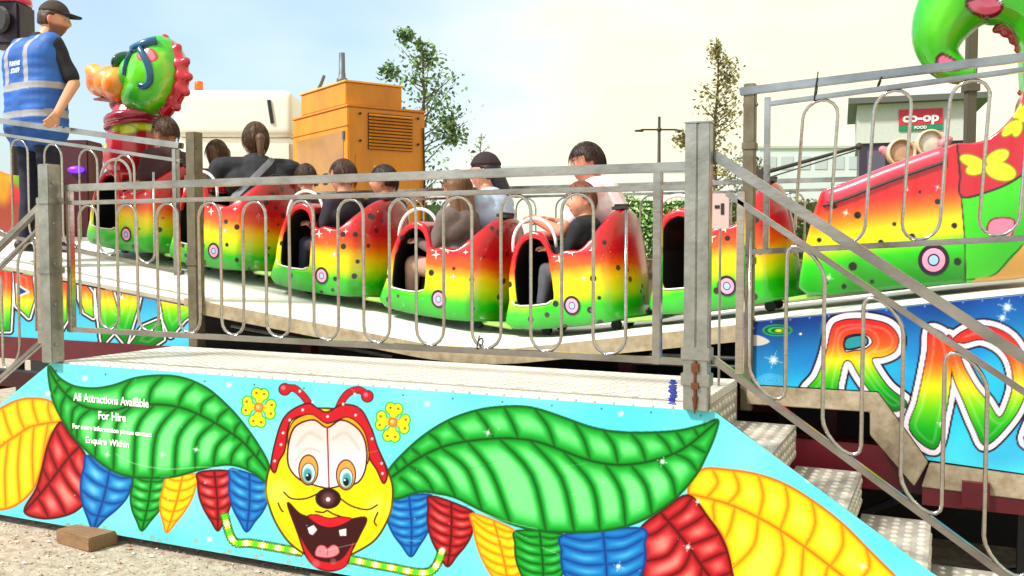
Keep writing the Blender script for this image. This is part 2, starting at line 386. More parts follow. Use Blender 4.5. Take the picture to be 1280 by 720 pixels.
def paint_panel():
    xs = np.arange(-5.75, .62, .0036); NZ = 236
    top = np.interp(xs, [-5.75, -4.87, XL, XR, -.05, .62], [.14, .70, DZ, DZ, .437, .07]); bot = np.full(xs.size, .055)
    top = np.maximum(top, bot+.004)
    t = np.linspace(0, 1, NZ); X = np.repeat(xs[:, None], NZ, 1); Zz = bot[:, None]+(top-bot)[:, None]*t[None]
    U, V = proj(X, np.full_like(X, YP), Zz)
    cv = Canvas(U, V, (112, 230, 238))
    # mottled airbrushed ground
    r = np.random.default_rng(3)
    for _ in range(46):
        cv.dot((r.uniform(-60, 1200), r.uniform(450, 720)), r.uniform(15, 60), (150, 246, 250) if r.random() < .6 else (62, 200, 232), soft=60, ry=r.uniform(10, 30), amt=.5)
    G = ((4, 152, 32), (120, 240, 136), (0, 76, 12)); Y_ = ((252, 206, 8), (255, 240, 70), (222, 120, 6)); Rd = ((180, 16, 26), (248, 136, 124), (84, 4, 12)); B = ((8, 112, 192), (104, 200, 240), (4, 58, 136))
    # large outer yellow leaves
    leaf(cv, Z(zA, 190,238, 160,180, 100,168, 50,176, 0,200, -80,240, -170,330, -170,500, -60,520, 0,515, 50,500, 100,455, 130,380, 152,290),
         Z(zA, 190,240, 100,255, 50,285, 0,320, -80,400, -150,490),
         [Z(zA,160,242,150,205,150,178), Z(zA,120,250,105,205,100,170), Z(zA,78,268,60,225,52,178), Z(zA,40,292,22,250,8,200), Z(zA,0,320,-20,280,-30,215),
          Z(zA,150,243,140,300,128,380), Z(zA,105,254,100,340,104,440), Z(zA,65,278,55,380,62,492), Z(zA,25,303,15,400,18,508), Z(zA,-15,335,-25,430,-20,515), Z(zA,-50,370,-60,440,-55,518)], *Y_, lw=1.8, dm=11, edge=(226, 110, 10))
    leaf(cv, Z(zD, 205,455, 245,378, 330,376, 430,392, 520,425, 610,480, 700,550, 790,640, 880,730, 1000,860, 800,960, 500,900, 350,790, 345,700, 320,600, 270,530),
         Z(zD, 205,453, 330,485, 430,530, 500,570, 580,625, 640,670, 700,717, 860,840),
         [Z(zD,265,465,300,420,285,380), Z(zD,330,487,368,440,350,380), Z(zD,430,530,445,460,430,395), Z(zD,500,568,525,490,515,425), Z(zD,580,622,612,550,600,475), Z(zD,660,685,700,620,695,548), Z(zD,740,745,785,690,775,630),
          Z(zD,290,475,285,500,290,540), Z(zD,355,497,340,560,322,600), Z(zD,430,530,415,620,350,690), Z(zD,500,570,510,650,470,760), Z(zD,575,620,570,690,560,800), Z(zD,655,682,640,740,640,850)], *Y_, lw=2.0, dm=13, edge=(226, 110, 10))
    # red leaves
    leaf(cv, Z(zA, 186,243, 215,280, 245,315, 270,360, 280,460, 240,515, 180,538, 120,540, 75,518, 112,450, 130,390, 150,310), Z(zA, 245,320, 215,350, 180,395, 130,460, 80,516),
         [Z(zA,215,350,190,300,175,270), Z(zA,180,395,160,350,150,320), Z(zA,155,428,140,400,132,380), Z(zA,125,466,118,450,115,440), Z(zA,215,350,240,400,275,430), Z(zA,185,390,215,440,258,490), Z(zA,150,435,180,480,205,530), Z(zA,115,475,135,505,150,538)], *Rd, lw=1.8, dm=9)
    leaf(cv, Z(zD, 50,570, 120,510, 205,458, 270,530, 320,610, 345,700, 352,800, 250,900, 120,860, 60,760, 66,650), Z(zD, 120,518, 170,575, 215,635, 260,700, 330,790),
         [Z(zD,170,575,225,545,260,520), Z(zD,205,620,260,600,305,580), Z(zD,245,675,300,650,330,640), Z(zD,280,730,330,710,348,700), Z(zD,140,540,190,505,215,470), Z(zD,145,545,100,580,58,590), Z(zD,180,590,140,650,66,670), Z(zD,215,635,180,700,80,740), Z(zD,250,690,230,760,160,850)], *Rd, lw=2.0, dm=12)
    # blues and the rest of the hanging row
    p = Z(zA, 275,345, 410,412, 290,574); hang(cv, p[0], p[1], p[2], B, n=4, bulge=.10, lw=1.6, dm=8)
    p = Z(zA, 420,410, 522,414, 440,580); hang(cv, p[0], p[1], p[2], G, n=5, lw=1.3, dm=6)
    p = Z(zA, 520,412, 614,404, 517,586); hang(cv, p[0], p[1], p[2], Y_, n=5, lw=1.3, dm=7, edge=(232, 120, 14))
    p = Z(zA, 616,398, 714,394, 676,580); hang(cv, p[0], p[1], p[2], Rd, n=5, lw=1.5, dm=6)
    p = Z(zA, 718,386, 830,425, 765,583); hang(cv, p[0], p[1], p[2], B, n=5, lw=1.4, dm=7)
    p = Z(zC, 46,425, 200,410, 130,643); hang(cv, p[0], p[1], p[2], B, n=6, lw=1.4, dm=7)
    p = Z(zC, 203,415, 358,472, 266,680); hang(cv, p[0], p[1], p[2], Rd, n=6, lw=1.6, dm=7)
    p = Z(zC, 358,480, 520,545, 500,800); hang(cv, p[0], p[1], p[2], Y_, n=7, bulge=.05, lw=1.5, dm=9, edge=(232, 120, 14))
    p = Z(zC, 522,545, 697,560, 620,820); hang(cv, p[0], p[1], p[2], G, n=7, lw=1.5, dm=8)
    p = Z(zC, 700,560, 988,535, 850,880); hang(cv, p[0], p[1], p[2], B, n=6, lw=1.8, dm=12)
    # two big green leaves
    leaf(cv, Z(zC, 45,325, 120,240, 200,175, 290,125, 400,92, 520,82, 600,92, 700,125, 800,160, 900,178, 1020,180, 1130,172, 1220,150, 1272,133, 1262,190, 1228,270, 1190,340, 1120,420, 1040,480, 960,520, 850,546, 720,552, 600,545, 500,520, 400,475, 300,425, 230,408, 160,402, 70,428, 56,380),
         Z(zC, 60,345, 160,275, 260,230, 380,208, 500,202, 600,215, 700,250, 780,280, 880,300, 980,295, 1080,270, 1160,230, 1268,140),
         [Z(zC,*q) for q in ((85,325,70,300),(120,305,95,270),(170,272,135,240),(245,237,225,205,190,180),(332,212,305,180,268,138),(437,202,410,150,370,98),(530,205,510,150,475,84),(665,235,640,160,590,92),(797,285,775,210,735,138),(900,298,885,230,845,170),(1005,290,985,230,945,180),(1100,258,1080,220,1040,180),(1150,232,1135,205,1115,175),(1200,195,1180,160),
          (92,350,120,370,152,402),(125,305,180,345,218,407),(185,268,250,330,298,425),(242,238,340,320,393,468),(340,215,430,330,500,518),(460,205,580,340,632,545),(575,212,690,350,738,550),(700,255,805,380,834,548),(850,295,912,400,928,528),(945,298,1005,380,1028,488),(1050,282,1100,350,1116,420),(1115,260,1165,285,1196,325),(1170,225,1225,255))], *G, lw=2.0, dm=11, edge=(6, 88, 18))
    leaf(cv, Z(zA, 150,68, 185,105, 230,130, 290,137, 350,128, 420,105, 500,97, 570,105, 640,135, 700,185, 750,240, 800,310, 834,375, 828,428, 790,402, 740,380, 690,376, 620,390, 540,412, 450,416, 380,406, 330,382, 280,342, 230,290, 190,230, 160,160),
         Z(zA, 150,70, 175,120, 220,170, 280,200, 350,205, 420,190, 500,188, 570,200, 640,230, 700,265, 760,310, 826,390),
         [Z(zA,*q) for q in ((172,118,190,108),(200,155,215,140,225,128),(388,198,382,150,410,108),(462,188,470,140,508,98),(552,198,568,155,605,118),(622,222,630,185,668,158),(672,250,680,225,712,198),(728,290,730,262,748,240),(765,315,772,290,782,282),(795,352,805,330),
          (180,128,168,150),(205,158,190,190,190,225),(245,188,225,210,222,270),(285,200,245,235,238,292),(345,205,305,250,295,350),(410,193,362,250,352,392),(480,188,425,260,415,412),(550,195,485,280,472,414),(612,215,552,290,542,410),(665,245,612,300,606,392),(715,275,672,320,662,382),(752,305,722,340,716,376),(788,342,768,362,770,390))], *G, lw=1.8, dm=9, edge=(6, 88, 18))
    # zig-zag ribbons
    for pts in (Z(zB, 28,505, 60,598, 130,608, 300,638), Z(zB, 462,662, 600,690, 738,706, 785,628)):
        P = cr(pts, False, 10)
        L = np.concatenate([[0], np.cumsum(np.hypot(*np.diff(P, axis=0).T))])
        nn = int(L[-1]*1.2); s_ = np.linspace(0, L[-1], nn); Q = np.stack([np.interp(s_, L, P[:, 0]), np.interp(s_, L, P[:, 1])], 1)
        T = np.gradient(Q, axis=0); T /= np.linalg.norm(T, axis=1)[:, None]; Nn = np.stack([-T[:, 1], T[:, 0]], 1)
        w = 4.6+np.where((s_ // 1.7).astype(int) % 2 == 0, .9, -.9)
        a = Q+Nn*w[:, None]; b = Q-Nn*w[:, None]
        cv.poly(np.concatenate([a, b[::-1]]), (250, 246, 40), smooth=False, line=(30, 60, 20), lw=1.2)
        for k in range(4, nn-4, 24):
            cv.dot(Q[k], 4.5, (70, 205, 40), soft=6, amt=.9); cv.dot(Q[min(k+11, nn-1)], 3.5, (255, 255, 225), soft=5)
    # flowers
    for c0 in (zB(148, 137), zB(612, 188)):
        for g_, rr in (((30, 170, 40), 2.0), ((252, 232, 30), 0)):
            for k in range(4):
                an = math.pi/2*k+.12
                for s_ in (-.29, .29): cv.dot((c0[0]+math.cos(an+s_)*15.5, c0[1]+math.sin(an+s_)*18), 5.6+rr*.8, g_, soft=1.2, ry=6.4+rr*.8)
                cv.dot((c0[0]+math.cos(an)*9, c0[1]+math.sin(an)*10), 4.6+rr*.7, g_, soft=1.2)
        for k in range(4):
            an = math.pi/2*k+.12
            for s_ in (-.3, .3): cv.dot((c0[0]+math.cos(an+s_)*16.5, c0[1]+math.sin(an+s_)*18.5), 1.7, (170, 90, 20))
        for k in range(12): an = k*.5236; cv.stroke([(c0[0]+math.cos(an)*5, c0[1]+math.sin(an)*5), (c0[0]+math.cos(an)*9.5, c0[1]+math.sin(an)*9.5)], .7, (240, 140, 20))
        cv.dot(c0, 5.8, (200, 80, 20)); cv.dot(c0, 4.6, (250, 150, 50), soft=2); cv.dot((c0[0]-1, c0[1]-1), 2.2, (255, 205, 120), soft=2)
    # smiling insect face
    K = (62, 8, 14); YE = (250, 222, 8)
    head = Z(zB, 196,320, 178,370, 174,430, 188,490, 212,545, 250,600, 300,640, 360,668, 420,665, 480,640, 545,600, 582,550, 606,490, 612,420, 600,370, 575,310, 520,200, 480,150, 300,140, 240,170, 215,250)
    cv.poly(head, YE, line=(70, 60, 10), lw=2.4)
    cv.dot(zB(220, 430), 16, (255, 246, 90), soft=16, amt=.8); cv.dot(zB(560, 480), 14, (255, 246, 90), soft=16, amt=.8)
    cv.stroke(Z(zB, 215,530, 250,580, 285,610), 4, (240, 190, 0), soft=6, amt=.7); cv.stroke(Z(zB, 585,440, 570,530, 520,595), 5, (240, 190, 0), soft=7, amt=.7)
    for an, ba in ((Z(zB, 335,150, 318,118, 298,92, 270,70, 240,72), zB(238, 74)), (Z(zB, 420,150, 438,110, 462,84, 495,76, 522,92), zB(524, 98))):
        cv.stroke(an, 9.6, K); cv.dot(ba, 8.0, K); cv.stroke(an, 7.4, (196, 18, 34)); cv.dot(ba, 6.6, (196, 18, 34)); cv.dot((ba[0]-2, ba[1]-2), 2.6, (240, 120, 130), soft=3)
    hood = Z(zB, 204,362, 190,335, 208,245, 232,178, 268,142, 320,122, 350,138, 385,152, 440,126, 500,142, 538,210, 558,270, 592,360, 580,400, 556,352, 530,310, 518,250, 498,205, 455,172, 385,192, 320,165, 270,175, 250,205, 238,285, 218,322)
    cv.poly(hood, (200, 18, 34), line=K, lw=1.8)
    cv.poly(Z(zB, 248,255, 252,215, 275,178, 330,160, 385,192, 450,170, 490,190, 518,232, 530,300, 520,330, 500,240, 385,215, 270,230, 256,300), (245, 168, 22), line=K, lw=1.2)
    for q in ((225,265),(255,180),(300,145),(386,168),(440,125),(483,163),(540,245),(573,330),(576,365),(203,322),(232,225),(335,118),(290,80),(480,90)): cv.dot(zB(*q), 1.6, (255, 240, 235), soft=1.2)
    eye = Z(zB, 248,290, 262,222, 290,192, 340,180, 385,206, 432,180, 482,202, 512,242, 522,300, 514,360, 488,398, 440,405, 388,416, 330,402, 288,385, 254,345)
    def ec(u, v, d): t = ss(v, 535, 600)[:, None]; return np.array((252, 206, 198.))*(1-t)+np.array((255, 250, 246.))*t
    cv.poly(eye, ec, line=K, lw=2.0)
    for q in (((278,270),(320,225),(365,245)),((405,245),(450,225),(495,280)),((275,320),(315,280),(360,290))): cv.stroke([zB(*a) for a in q], 3.5, (246, 176, 172), soft=5, amt=.7)
    cv.stroke(Z(zB, 385,205, 388,300, 391,412), 2.0, (150, 20, 40))
    for (c, dr) in ((zB(320, 353), 1), (zB(450, 370), -1)):
        cv.dot(c, 12.8, K, ry=19.5); cv.dot(c, 11.2, (240, 160, 70), ry=17.8); cv.dot((c[0], c[1]+4), 9, K, ry=13); cv.dot((c[0], c[1]+4), 8, (206, 240, 235), ry=12); cv.dot((c[0]-dr, c[1]+6), 5.6, (70, 160, 170), ry=8.5, soft=3); cv.dot((c[0], c[1]+9), 3.6, (12, 10, 20), ry=5); cv.dot((c[0]-1.5, c[1]+6.5), 1.3, (255, 255, 255))
    for q in ((235,430,262,452,310,452,350,436),(428,450,470,478,525,490,558,474),(215,468,225,490,232,497),(560,500,548,530,555,545),(345,497,370,500,385,494,405,505,432,514)): cv.stroke(Z(zB, *q), 2.0, K)
    cv.poly(Z(zB, 248,468, 290,505, 340,520, 400,528, 460,525, 520,520, 496,580, 466,640, 450,682, 400,702, 350,690, 312,650, 285,575), (58, 6, 12), line=K, lw=2.4)
    cv.poly(Z(zB, 318,512, 350,508, 390,520, 430,515, 470,522, 430,545, 390,552, 350,540), (214, 24, 36), line=K, lw=1)
    cv.poly(Z(zB, 290,580, 318,628, 350,662, 400,672, 440,655, 478,600, 450,682, 400,702, 350,690, 312,650), (206, 20, 34), line=K, lw=1)
    cv.poly(Z(zB, 343,645, 352,618, 372,614, 386,624, 402,613, 420,618, 426,640, 400,655, 362,655), (240, 130, 140), line=(160, 40, 60), lw=.8)
    cv.stroke(Z(zB, 386,622, 386,648), 1, (170, 50, 70))
    cv.poly(Z(zB, 315,553, 338,542, 352,560, 335,580, 322,574), (240, 236, 225), smooth=False, line=K, lw=.8); cv.poly(Z(zB, 424,560, 452,554, 452,582, 428,582), (240, 236, 225), smooth=False, line=K, lw=.8)
    cv.dot(zB(388, 452), 16, (40, 6, 14), ry=13); cv.dot(zB(388, 452), 8, (120, 70, 70), soft=8, amt=.8); cv.dot(zB(388, 455), 2.6, (255, 245, 240), soft=2)
    cv.dot(zB(345, 678), 5, (245, 120, 120), soft=6, amt=.6)
    # little sparkles
    for q in ((610, 541, 4), (828, 577, 5), (872, 627, 4), (773, 708, 5), (860, 684, 5), (1079, 708, 5), (245, 562, 3.5), (203, 568, 3), (134, 568, 3)): cv.star(q[:2], q[2])
    for q in ((106, 473), (286, 481), (534, 505), (776, 517), (170, 500), (1010, 600), (262, 674), (60, 492)): cv.dot(q, 3.2, (220, 255, 255), soft=4)
    # screw heads, chips and scuffs
    for u in range(70, 880, 62): cv.dot((u, 463+(u-60)*.0695), 1.2, (60, 90, 95))
    for _ in range(140):
        u = r.uniform(0, 1250); v = r.uniform(470, 720); cv.dot((u, v), r.uniform(.3, 1.0), (60, 60, 55) if r.random() < .45 else (240, 240, 235), amt=.7)
    for _ in range(26):
        u = r.uniform(0, 1200); v = r.uniform(480, 715); an = r.uniform(-.4, .5); L_ = r.uniform(6, 40)
        cv.stroke([(u, v), (u+L_*math.cos(an)*.5, v+L_*math.sin(an)*.5+r.uniform(-1.5, 1.5)), (u+L_*math.cos(an), v+L_*math.sin(an))], r.uniform(.3, .8), (225, 235, 225) if r.random() < .6 else (60, 70, 60), amt=.5)
    for _ in range(90):
        u = r.uniform(-20, 1200); vb = np.interp(u, [0, 440, 1200], [650, 718, 840]); cv.dot((u, vb-r.uniform(0, 14)), r.uniform(1, 4), (170, 150, 120), soft=3, amt=.45)
    cv.stroke(Z(zA, 360,342, 420,372, 520,388, 640,382, 740,392), 1.2, (190, 245, 190), amt=.5); cv.stroke(Z(zC, 350,460, 480,510, 600,540), 1.2, (190, 245, 190), amt=.5)
    # mesh: front face grid
    nx, nz = X.shape; idx = np.arange(nx*nz).reshape(nx, nz)
    q = np.stack([idx[:-1, :-1], idx[1:, :-1], idx[1:, 1:], idx[:-1, 1:]], -1).reshape(-1, 4)
    me = D.meshes.new('painted_board'); nv = nx*nz
    me.vertices.add(nv); me.vertices.foreach_set('co', np.stack([X, np.full_like(X, YP), Zz], -1).ravel().astype(np.float32))
    nf = len(q); me.loops.add(nf*4); me.loops.foreach_set('vertex_index', q.ravel().astype(np.int32)); me.polygons.add(nf)
    me.polygons.foreach_set('loop_start', np.arange(0, nf*4, 4, dtype=np.int32)); me.update(calc_edges=True)
    cv.apply(me, .80)
    return me
board = link('painted_board', paint_panel(), PAINT, plat, label='cyan board airbrushed with green, yellow, red and blue leaves around a smiling insect face')
# thickness and edge trim of the board
PB = [(-5.75, .13), (-4.87, .69), (XL, DZ-.004), (XR, DZ-.004), (-.05, .43), (.62, .062), (.62, .052), (-5.75, .052)]
MB().prism(PB, YP+.004, YP+.022).build('board_backing', ALU, plat)
# lettering on the left leaf
def textmesh(body, size, extrude=0, align='CENTER', shear=0, bold=0, space=1):
    c = D.curves.new('t', 'FONT'); c.body = body; c.size = size; c.extrude = extrude; c.align_x = align; c.offset = bold; c.shear = shear; c.space_character = space
    c.resolution_u = 3
    o = D.objects.new('t', c); COL.objects.link(o); me = evalmesh(o); D.objects.remove(o); D.curves.remove(c); return me
TX = []
for body, (px, py), size in (('All Attractions Available', (138, 505), .062), ('For Hire', (140, 525.5), .062), ('For more information please contact', (139, 540.5), .035), ('Enquire Within', (134, 556.5), .048)):
    me = textmesh(body, size, .0008, bold=.0012); p = onY(px, py, YP-.003)
    co = coords(me); s = .62/np.ptp(co[:, 0]) if 'more' in body or 'All' in body else 1
    sx = {'All Attractions Available': .545, 'For Hire': .20, 'For more information please contact': .575, 'Enquire Within': .315}[body]/np.ptp(co[:, 0])
    me.transform(Matrix.Translation(p) @ Matrix.Rotation(R(90), 4, 'X') @ Matrix.Diagonal((sx, 1, 1, 1))); TX.append(me)
def joinmesh(ms):
    bm = bmesh.new()
    for m in ms: bm.from_mesh(m)
    out = D.meshes.new('j'); bm.to_mesh(out); bm.free(); return out
for me in TX: link('lettering', me, mat('white_vinyl', (.82, .84, .78), .5), plat)
# deck, frame, legs
MB().bx(XL+.01, DR, YP+.024, YB, DZ-.035, DZ+.004).build('deck', DECK, plat, bevel=.002)
f = MB(); f.bx(XL+.02, DR-.02, YP+.03, YP+.08, DZ-.12, DZ-.037).bx(XL+.02, DR-.02, YB-.06, YB-.01, DZ-.12, DZ-.037)
for k in range(6): x = XL+.1+k*.65; f.bx(x, x+.05, YP+.082, YB-.062, DZ-.11, DZ-.04)
f.build('frame', GALV, plat)
for x in (XL+.1, -2.7, DR-.1):
    for y in (YP+.1, YB-.08): MB().bx(x-.025, x+.025, y-.025, y+.025, .02, DZ-.122).bx(x-.07, x+.07, y-.07, y+.07, 0, .02).build('leg', GALV, plat)
# blue paint scrawl on the deck by the thick post
bm_ = MB(); r = random.Random(4); sc_p = []
for k in range(40): sc_p.append(onZ(841+(5 if k % 2 else -5)*r.uniform(.3, 1), 476+k*.72+r.uniform(-1, 1), DZ+.0075))
bm_.tube(sc_p, .0045, 5)
bm_.build('blue_scrawl', mat('blue_marker_paint', lin(10, 40, 140), .5), plat)
# wooden block under the left end
wb = MB().box((0, 0, 0), (.30, .17, .075)).build('timber_block', WOOD, bevel=.006); p = onY(101, 676, 3.56); wb.location = (p.x, 3.60, .0375); wb.rotation_euler = (0, 0, R(-8))
tag(wb, 'rough timber packing block on the gravel under the left end of the painted board', 'timber block')

# ------------------------------------------------------------------ stairs
def studs(mb, x0, x1, y0, y1, z, nrm='z'):
    nx = max(2, int((x1-x0)/.045)); ny = int((y1-y0)/.062)
    for i in range(nx):
        for j in range(ny):
            x = x0+(i+.5)*(x1-x0)/nx; y = y0+(j+.5+(.5 if i % 2 else 0))*(y1-y0)/ny
            if y > y1-.016: continue
            a, b, h = .0165, .0115, .007
            if nrm == 'z': vs = [(x-a, y, z), (x, y-b, z), (x+a, y, z), (x, y+b, z), (x-a*.45, y, z+h), (x+a*.45, y, z+h)]
            else: vs = [(z, y, x-a), (z, y-b, x), (z, y, x+a), (z, y+b, x), (z+h, y, x-a*.45), (z+h, y, x+a*.45)]
            mb.add(vs, [(0,1,4),(1,5,4),(1,2,5),(2,3,5),(3,4,5),(3,0,4)])
def stairs(name, label, sgn, x0, group):
    t = thing(name, label, 'staircase', (x0+sgn*.6, 4.1, 0), group=group)
    xs = [x0, x0+sgn*.28, x0+sgn*.57, x0+sgn*.86, x0+sgn*1.15, x0+sgn*1.44]; zs = [.76, .57, .38, .19]
    for i, z in enumerate(zs):
        a, b = sorted((xs[i], xs[i+1])); m = MB()
        if sgn > 0:
            m.bx(a+.003, b, YP+.03, YB-.03, z-.03, z); m.bx(b-.004, b, YP+.03, YB-.03, z-.15, z-.031); studs(m, a+.02, b-.005, YP+.04, YB-.04, z); studs(m, z-.145, z-.01, YP+.04, YB-.04, b, 'x')
        else: m.bx(a, b-.003, YP+.03, YB-.03, z-.03, z); studs(m, a+.005, b-.02, YP+.04, YB-.04, z)
        m.build('step', STEP, t)
    if sgn > 0:
        m = MB().bx(x0-.003, x0+.002, YP+.03, YB-.01, DZ-.19, DZ-.036); studs(m, DZ-.185, DZ-.04, YP+.05, YB-.03, x0+.002, 'x'); m.build('riser_plate', STEP, t)
    for y in (YP+.026, YB-.025):
        xe = x0+sgn*1.44; MB().bar((x0, y+.0, .50), (x0+sgn*.66, y, .06), .006, .12).build('stringer', GALV, t)
    return t
stairs('staircase', 'studded metal steps going down to the right behind the yellow leaf of the painted board', 1, DR, 'steps at the two ends of the platform')
stairs('staircase', 'metal steps going down at the far left end of the platform', -1, XL, 'steps at the two ends of the platform')

# ------------------------------------------------------------------ railings
def railing(name, label, Y, s0, s1, zt, zm, zb, n0, n1, step=.14, bars=CHROME, posts=(), thick=(.038, .022, .027), ext=(0, 0, 0, 0, 0, 0), start=0, lean=0, group='railings of the ride', rr=.0076, topw=.032):
    """zt, zm, zb: height as function of X of top, second and bottom rail; serpentine of bent bar between them"""
    t = thing(name, label, 'railing', ((s0+s1)/2, Y, 0), group=group)
    for nm, fz, th, e0, e1 in (('top_rail', zt, thick[0], ext[0], ext[1]), ('middle_rail', zm, thick[1], ext[2], ext[3]), ('bottom_rail', zb, thick[2], ext[4], ext[5])):
        a = s0+e0; b = s1+e1
        MB().bar((a, Y, fz(a)), (b, Y, fz(b)), topw if nm == 'top_rail' else .03, th).build(nm, ALU, t, bevel=.004)
    xs = np.arange(n0, n1+1e-6, step); P = []
    for i, x in enumerate(xs):
        top = (i+start) % 2 == 0; hi = zm(x)-.015-step/2; lo = zb(x)+.015+step/2
        def pt(xx, h, base):   # h measured from the arc centre line
            f = zm if base == 'm' else zb; c = (f(xx)-.015-step/2) if base == 'm' else (f(xx)+.015+step/2)
            z = c+h; return (xx+lean*(zm(xx)-z), Y, z)
        P += [pt(x, 0, 'b'), pt(x, 0, 'm')] if top else [pt(x, 0, 'm'), pt(x, 0, 'b')]
        if i < len(xs)-1:
            for k in range(1, 8):
                an = math.pi*k/8; xx = x+step/2-math.cos(an)*step/2
                P.append(pt(xx, math.sin(an)*step/2 if top else -math.sin(an)*step/2, 'm' if top else 'b'))
    MB().tube(P, rr, 8).build('bent_bar', bars, t, smooth=True)
    for (x, z0, z1, w, m) in posts: MB().bx(x-w/2, x+w/2, Y-w/2, Y+w/2, z0, z1).build('post', m, t, bevel=.003)
    return t
c = lambda a, b=0, x0=0: (lambda x: a+b*(x-x0))
front = railing('railing', 'long silver railing with bent bars between the two grey posts', YP+.035, XL+.10, XR-.05, c(1.903), c(1.822), c(1.135), -4.275, -1.1, posts=((XL+.13, 1.12, 1.885, .032, CHROME), (-1.063, 1.12, 1.885, .034, ALU)))
# stair railings
zt = lambda x: 1.93-.685*(x+.82)
railing('railing', 'sloping silver handrail with bent bars beside the steps on the right', YP+.035, -.842, .62, zt, lambda x: zt(x)-.115, lambda x: zt(x)-.79, -.70, .56, step=.137, start=1, ext=(0, 0, .05, 0, 0, 0), posts=((-.735, 1.10, 1.80, .03, CHROME), (.60, 0, 1.0, .035, GALV)))
zl = lambda x: 1.87+.66*(x-XL)
railing('railing', 'sloping handrail beside the steps at the left edge of the picture', YP+.035, -5.7, XL-.03, zl, lambda x: zl(x)-.115, lambda x: zl(x)-.74, -5.6, XL-.15, posts=((XL-.10, 1.05, 1.8, .04, CHROME), (-5.68, 0, 1.05, .035, GALV)))
# upper right railing in front of the tail car
zu = lambda x: 2.325+.055*(x+.9)
railing('railing', 'upper silver railing with bent bars in front of the long tail car', 4.60, -.93, 1.6, zu, lambda x: zu(x)-.075+.02*(x+.9), lambda x: zu(x)-.765, -.635, 1.5, step=.155, ext=(0, 0, .12, 0, .03, 0), lean=-.055, posts=((-.80, 1.56, 2.29, .028, ALU),))
# upper left railing, rising to the left, where the attendant leans
zv = lambda x: 2.215-.148*(x+4.4)
railing('railing', 'upper left silver railing sloping down to the dark post, under the attendant\'s hand', 4.60, -7.4, -4.42, zv, lambda x: zv(x)-.095, lambda x: zv(x)-.80, -7.3, -4.62, step=.165, posts=((-4.47, 1.40, 2.2, .035, ALU),), topw=.05)
# pale stub rail behind the front fence
p = onY(85, 236, 4.9); q = onY(250, 244, 4.9)

def gpost(label, x, y, z0, z1, w, m, double=False, group=None, cat='post'):
    t = thing('post', label, cat, (x, y, 0), group=group)
    if double:
        for s in (-1, 1): MB().bx(x+s*w/2-w/2+.001, x+s*w/2+w/2-.001, y-w*.5, y+w*.5, z0, z1).build('upright', m, t, bevel=.004)
        MB().bx(x-w*1.02, x+w*1.02, y-w*.52, y+w*.52, z1, z1+.006).build('cap', m, t)
        l = MB(); l.tube([(x, y-w*.62, DZ+.02), (x, y-w*.62, DZ+.20)], .006, 8); l.bx(x-.014, x+.014, y-w*.75, y-w*.5, DZ+.09, DZ+.115).bx(x-.014, x+.014, y-w*.75, y-w*.5, DZ+.155, DZ+.19); l.tube([(x, y-w*.62, DZ+.06), (x, y-w*.62, DZ-.005)], [.012, .003], 8)
        l.build('latch_bolt', mat('rusty_bolt', lin(120, 70, 45), .6, .5, var=.5, vs=60), t)
        for zz in (DZ+.10, DZ+.2): MB().bx(x-w*1.15, x+w*1.15, y-w*.6, y+w*.6, zz, zz+.05).build('clamp', GALV, t, bevel=.003)
    else:
        MB().bx(x-w/2, x+w/2, y-w/2, y+w/2, z0, z1).build('upright', m, t, bevel=.004)
        for zz in (z0+(z1-z0)*.45, z0+(z1-z0)*.8): MB().bx(x-w*.6, x+w*.6, y-w*.6, y+w*.6, zz, zz+.035).build('clamp', m, t, bevel=.003)
        for k in range(5): MB().lathe([(.009, 0), (.009, .008), (.004, .012)], (x+w*.5, y-w*.2, z0+.1+k*(z1-z0-.2)/4), 'x', 8).build('bolt', m, t)
    return t
gpost('thick double galvanised post at the top of the right hand steps', -.895+.005, YP-.01, DZ+.0045, 2.062, .05, GALV, True, 'posts holding the railings')
gpost('tall galvanised post at the left end of the front railing', XL+.025, YP-.005, DZ+.0045, 2.03, .082, GALV, False, 'posts holding the railings')
TARN = mat('weathered_steel', lin(120, 112, 92), .5, .5, col2=lin(90, 80, 62), vs=12)
gpost('dark weathered post at the back right corner of the platform', -.885, 4.62, .80, 2.36, .055, TARN, False, 'posts holding the railings')
gpost('dark weathered post at the back left corner of the platform', -4.335, 4.62, .78, 2.30, .075, TARN, False, 'posts holding the railings')
# ------------------------------------------------------------------ the undulating track
PXs = [-8.5, -7, -5.43, -4.33, -3.29, -2.64, -2.15, -1.65, -1.19, -.87, .28, 1.5, 3]
PZs = [1.72, 1.60, 1.375, 1.245, 1.105, 1.035, 1.030, 1.105, 1.190, 1.235, 1.385, 1.50, 1.60]
_x = np.linspace(-8.5, 3, 231); _z = np.interp(_x, [-8.5, -5.43, -2.60, -2.20, .28, 3], [1.74, 1.378, 1.030, 1.030, 1.385, 1.66]); _z = np.convolve(np.pad(_z, 3, mode='edge'), np.ones(7)/7, 'valid'); _q = np.stack([_x, _z], 1)
def P(x): return float(np.interp(x, _q[:, 0], _q[:, 1]))
def slope(x): return math.atan((P(x+.3)-P(x-.3))/.6)
track = thing('ride_track', 'undulating white ride track plate with tan edge strip carrying the caterpillar train', 'ride track', (-2, 5.7, 0))
_bx = ([-8.5, -7, -6.05, -4.84, -3.9, -3.2], [.26, .23, .20, .15, .05, 0])
def bank(x, y=5.6): return float(np.interp(x, *_bx))*(y-4.65)/.95*.5
def Pc(x): return P(x)+bank(x)
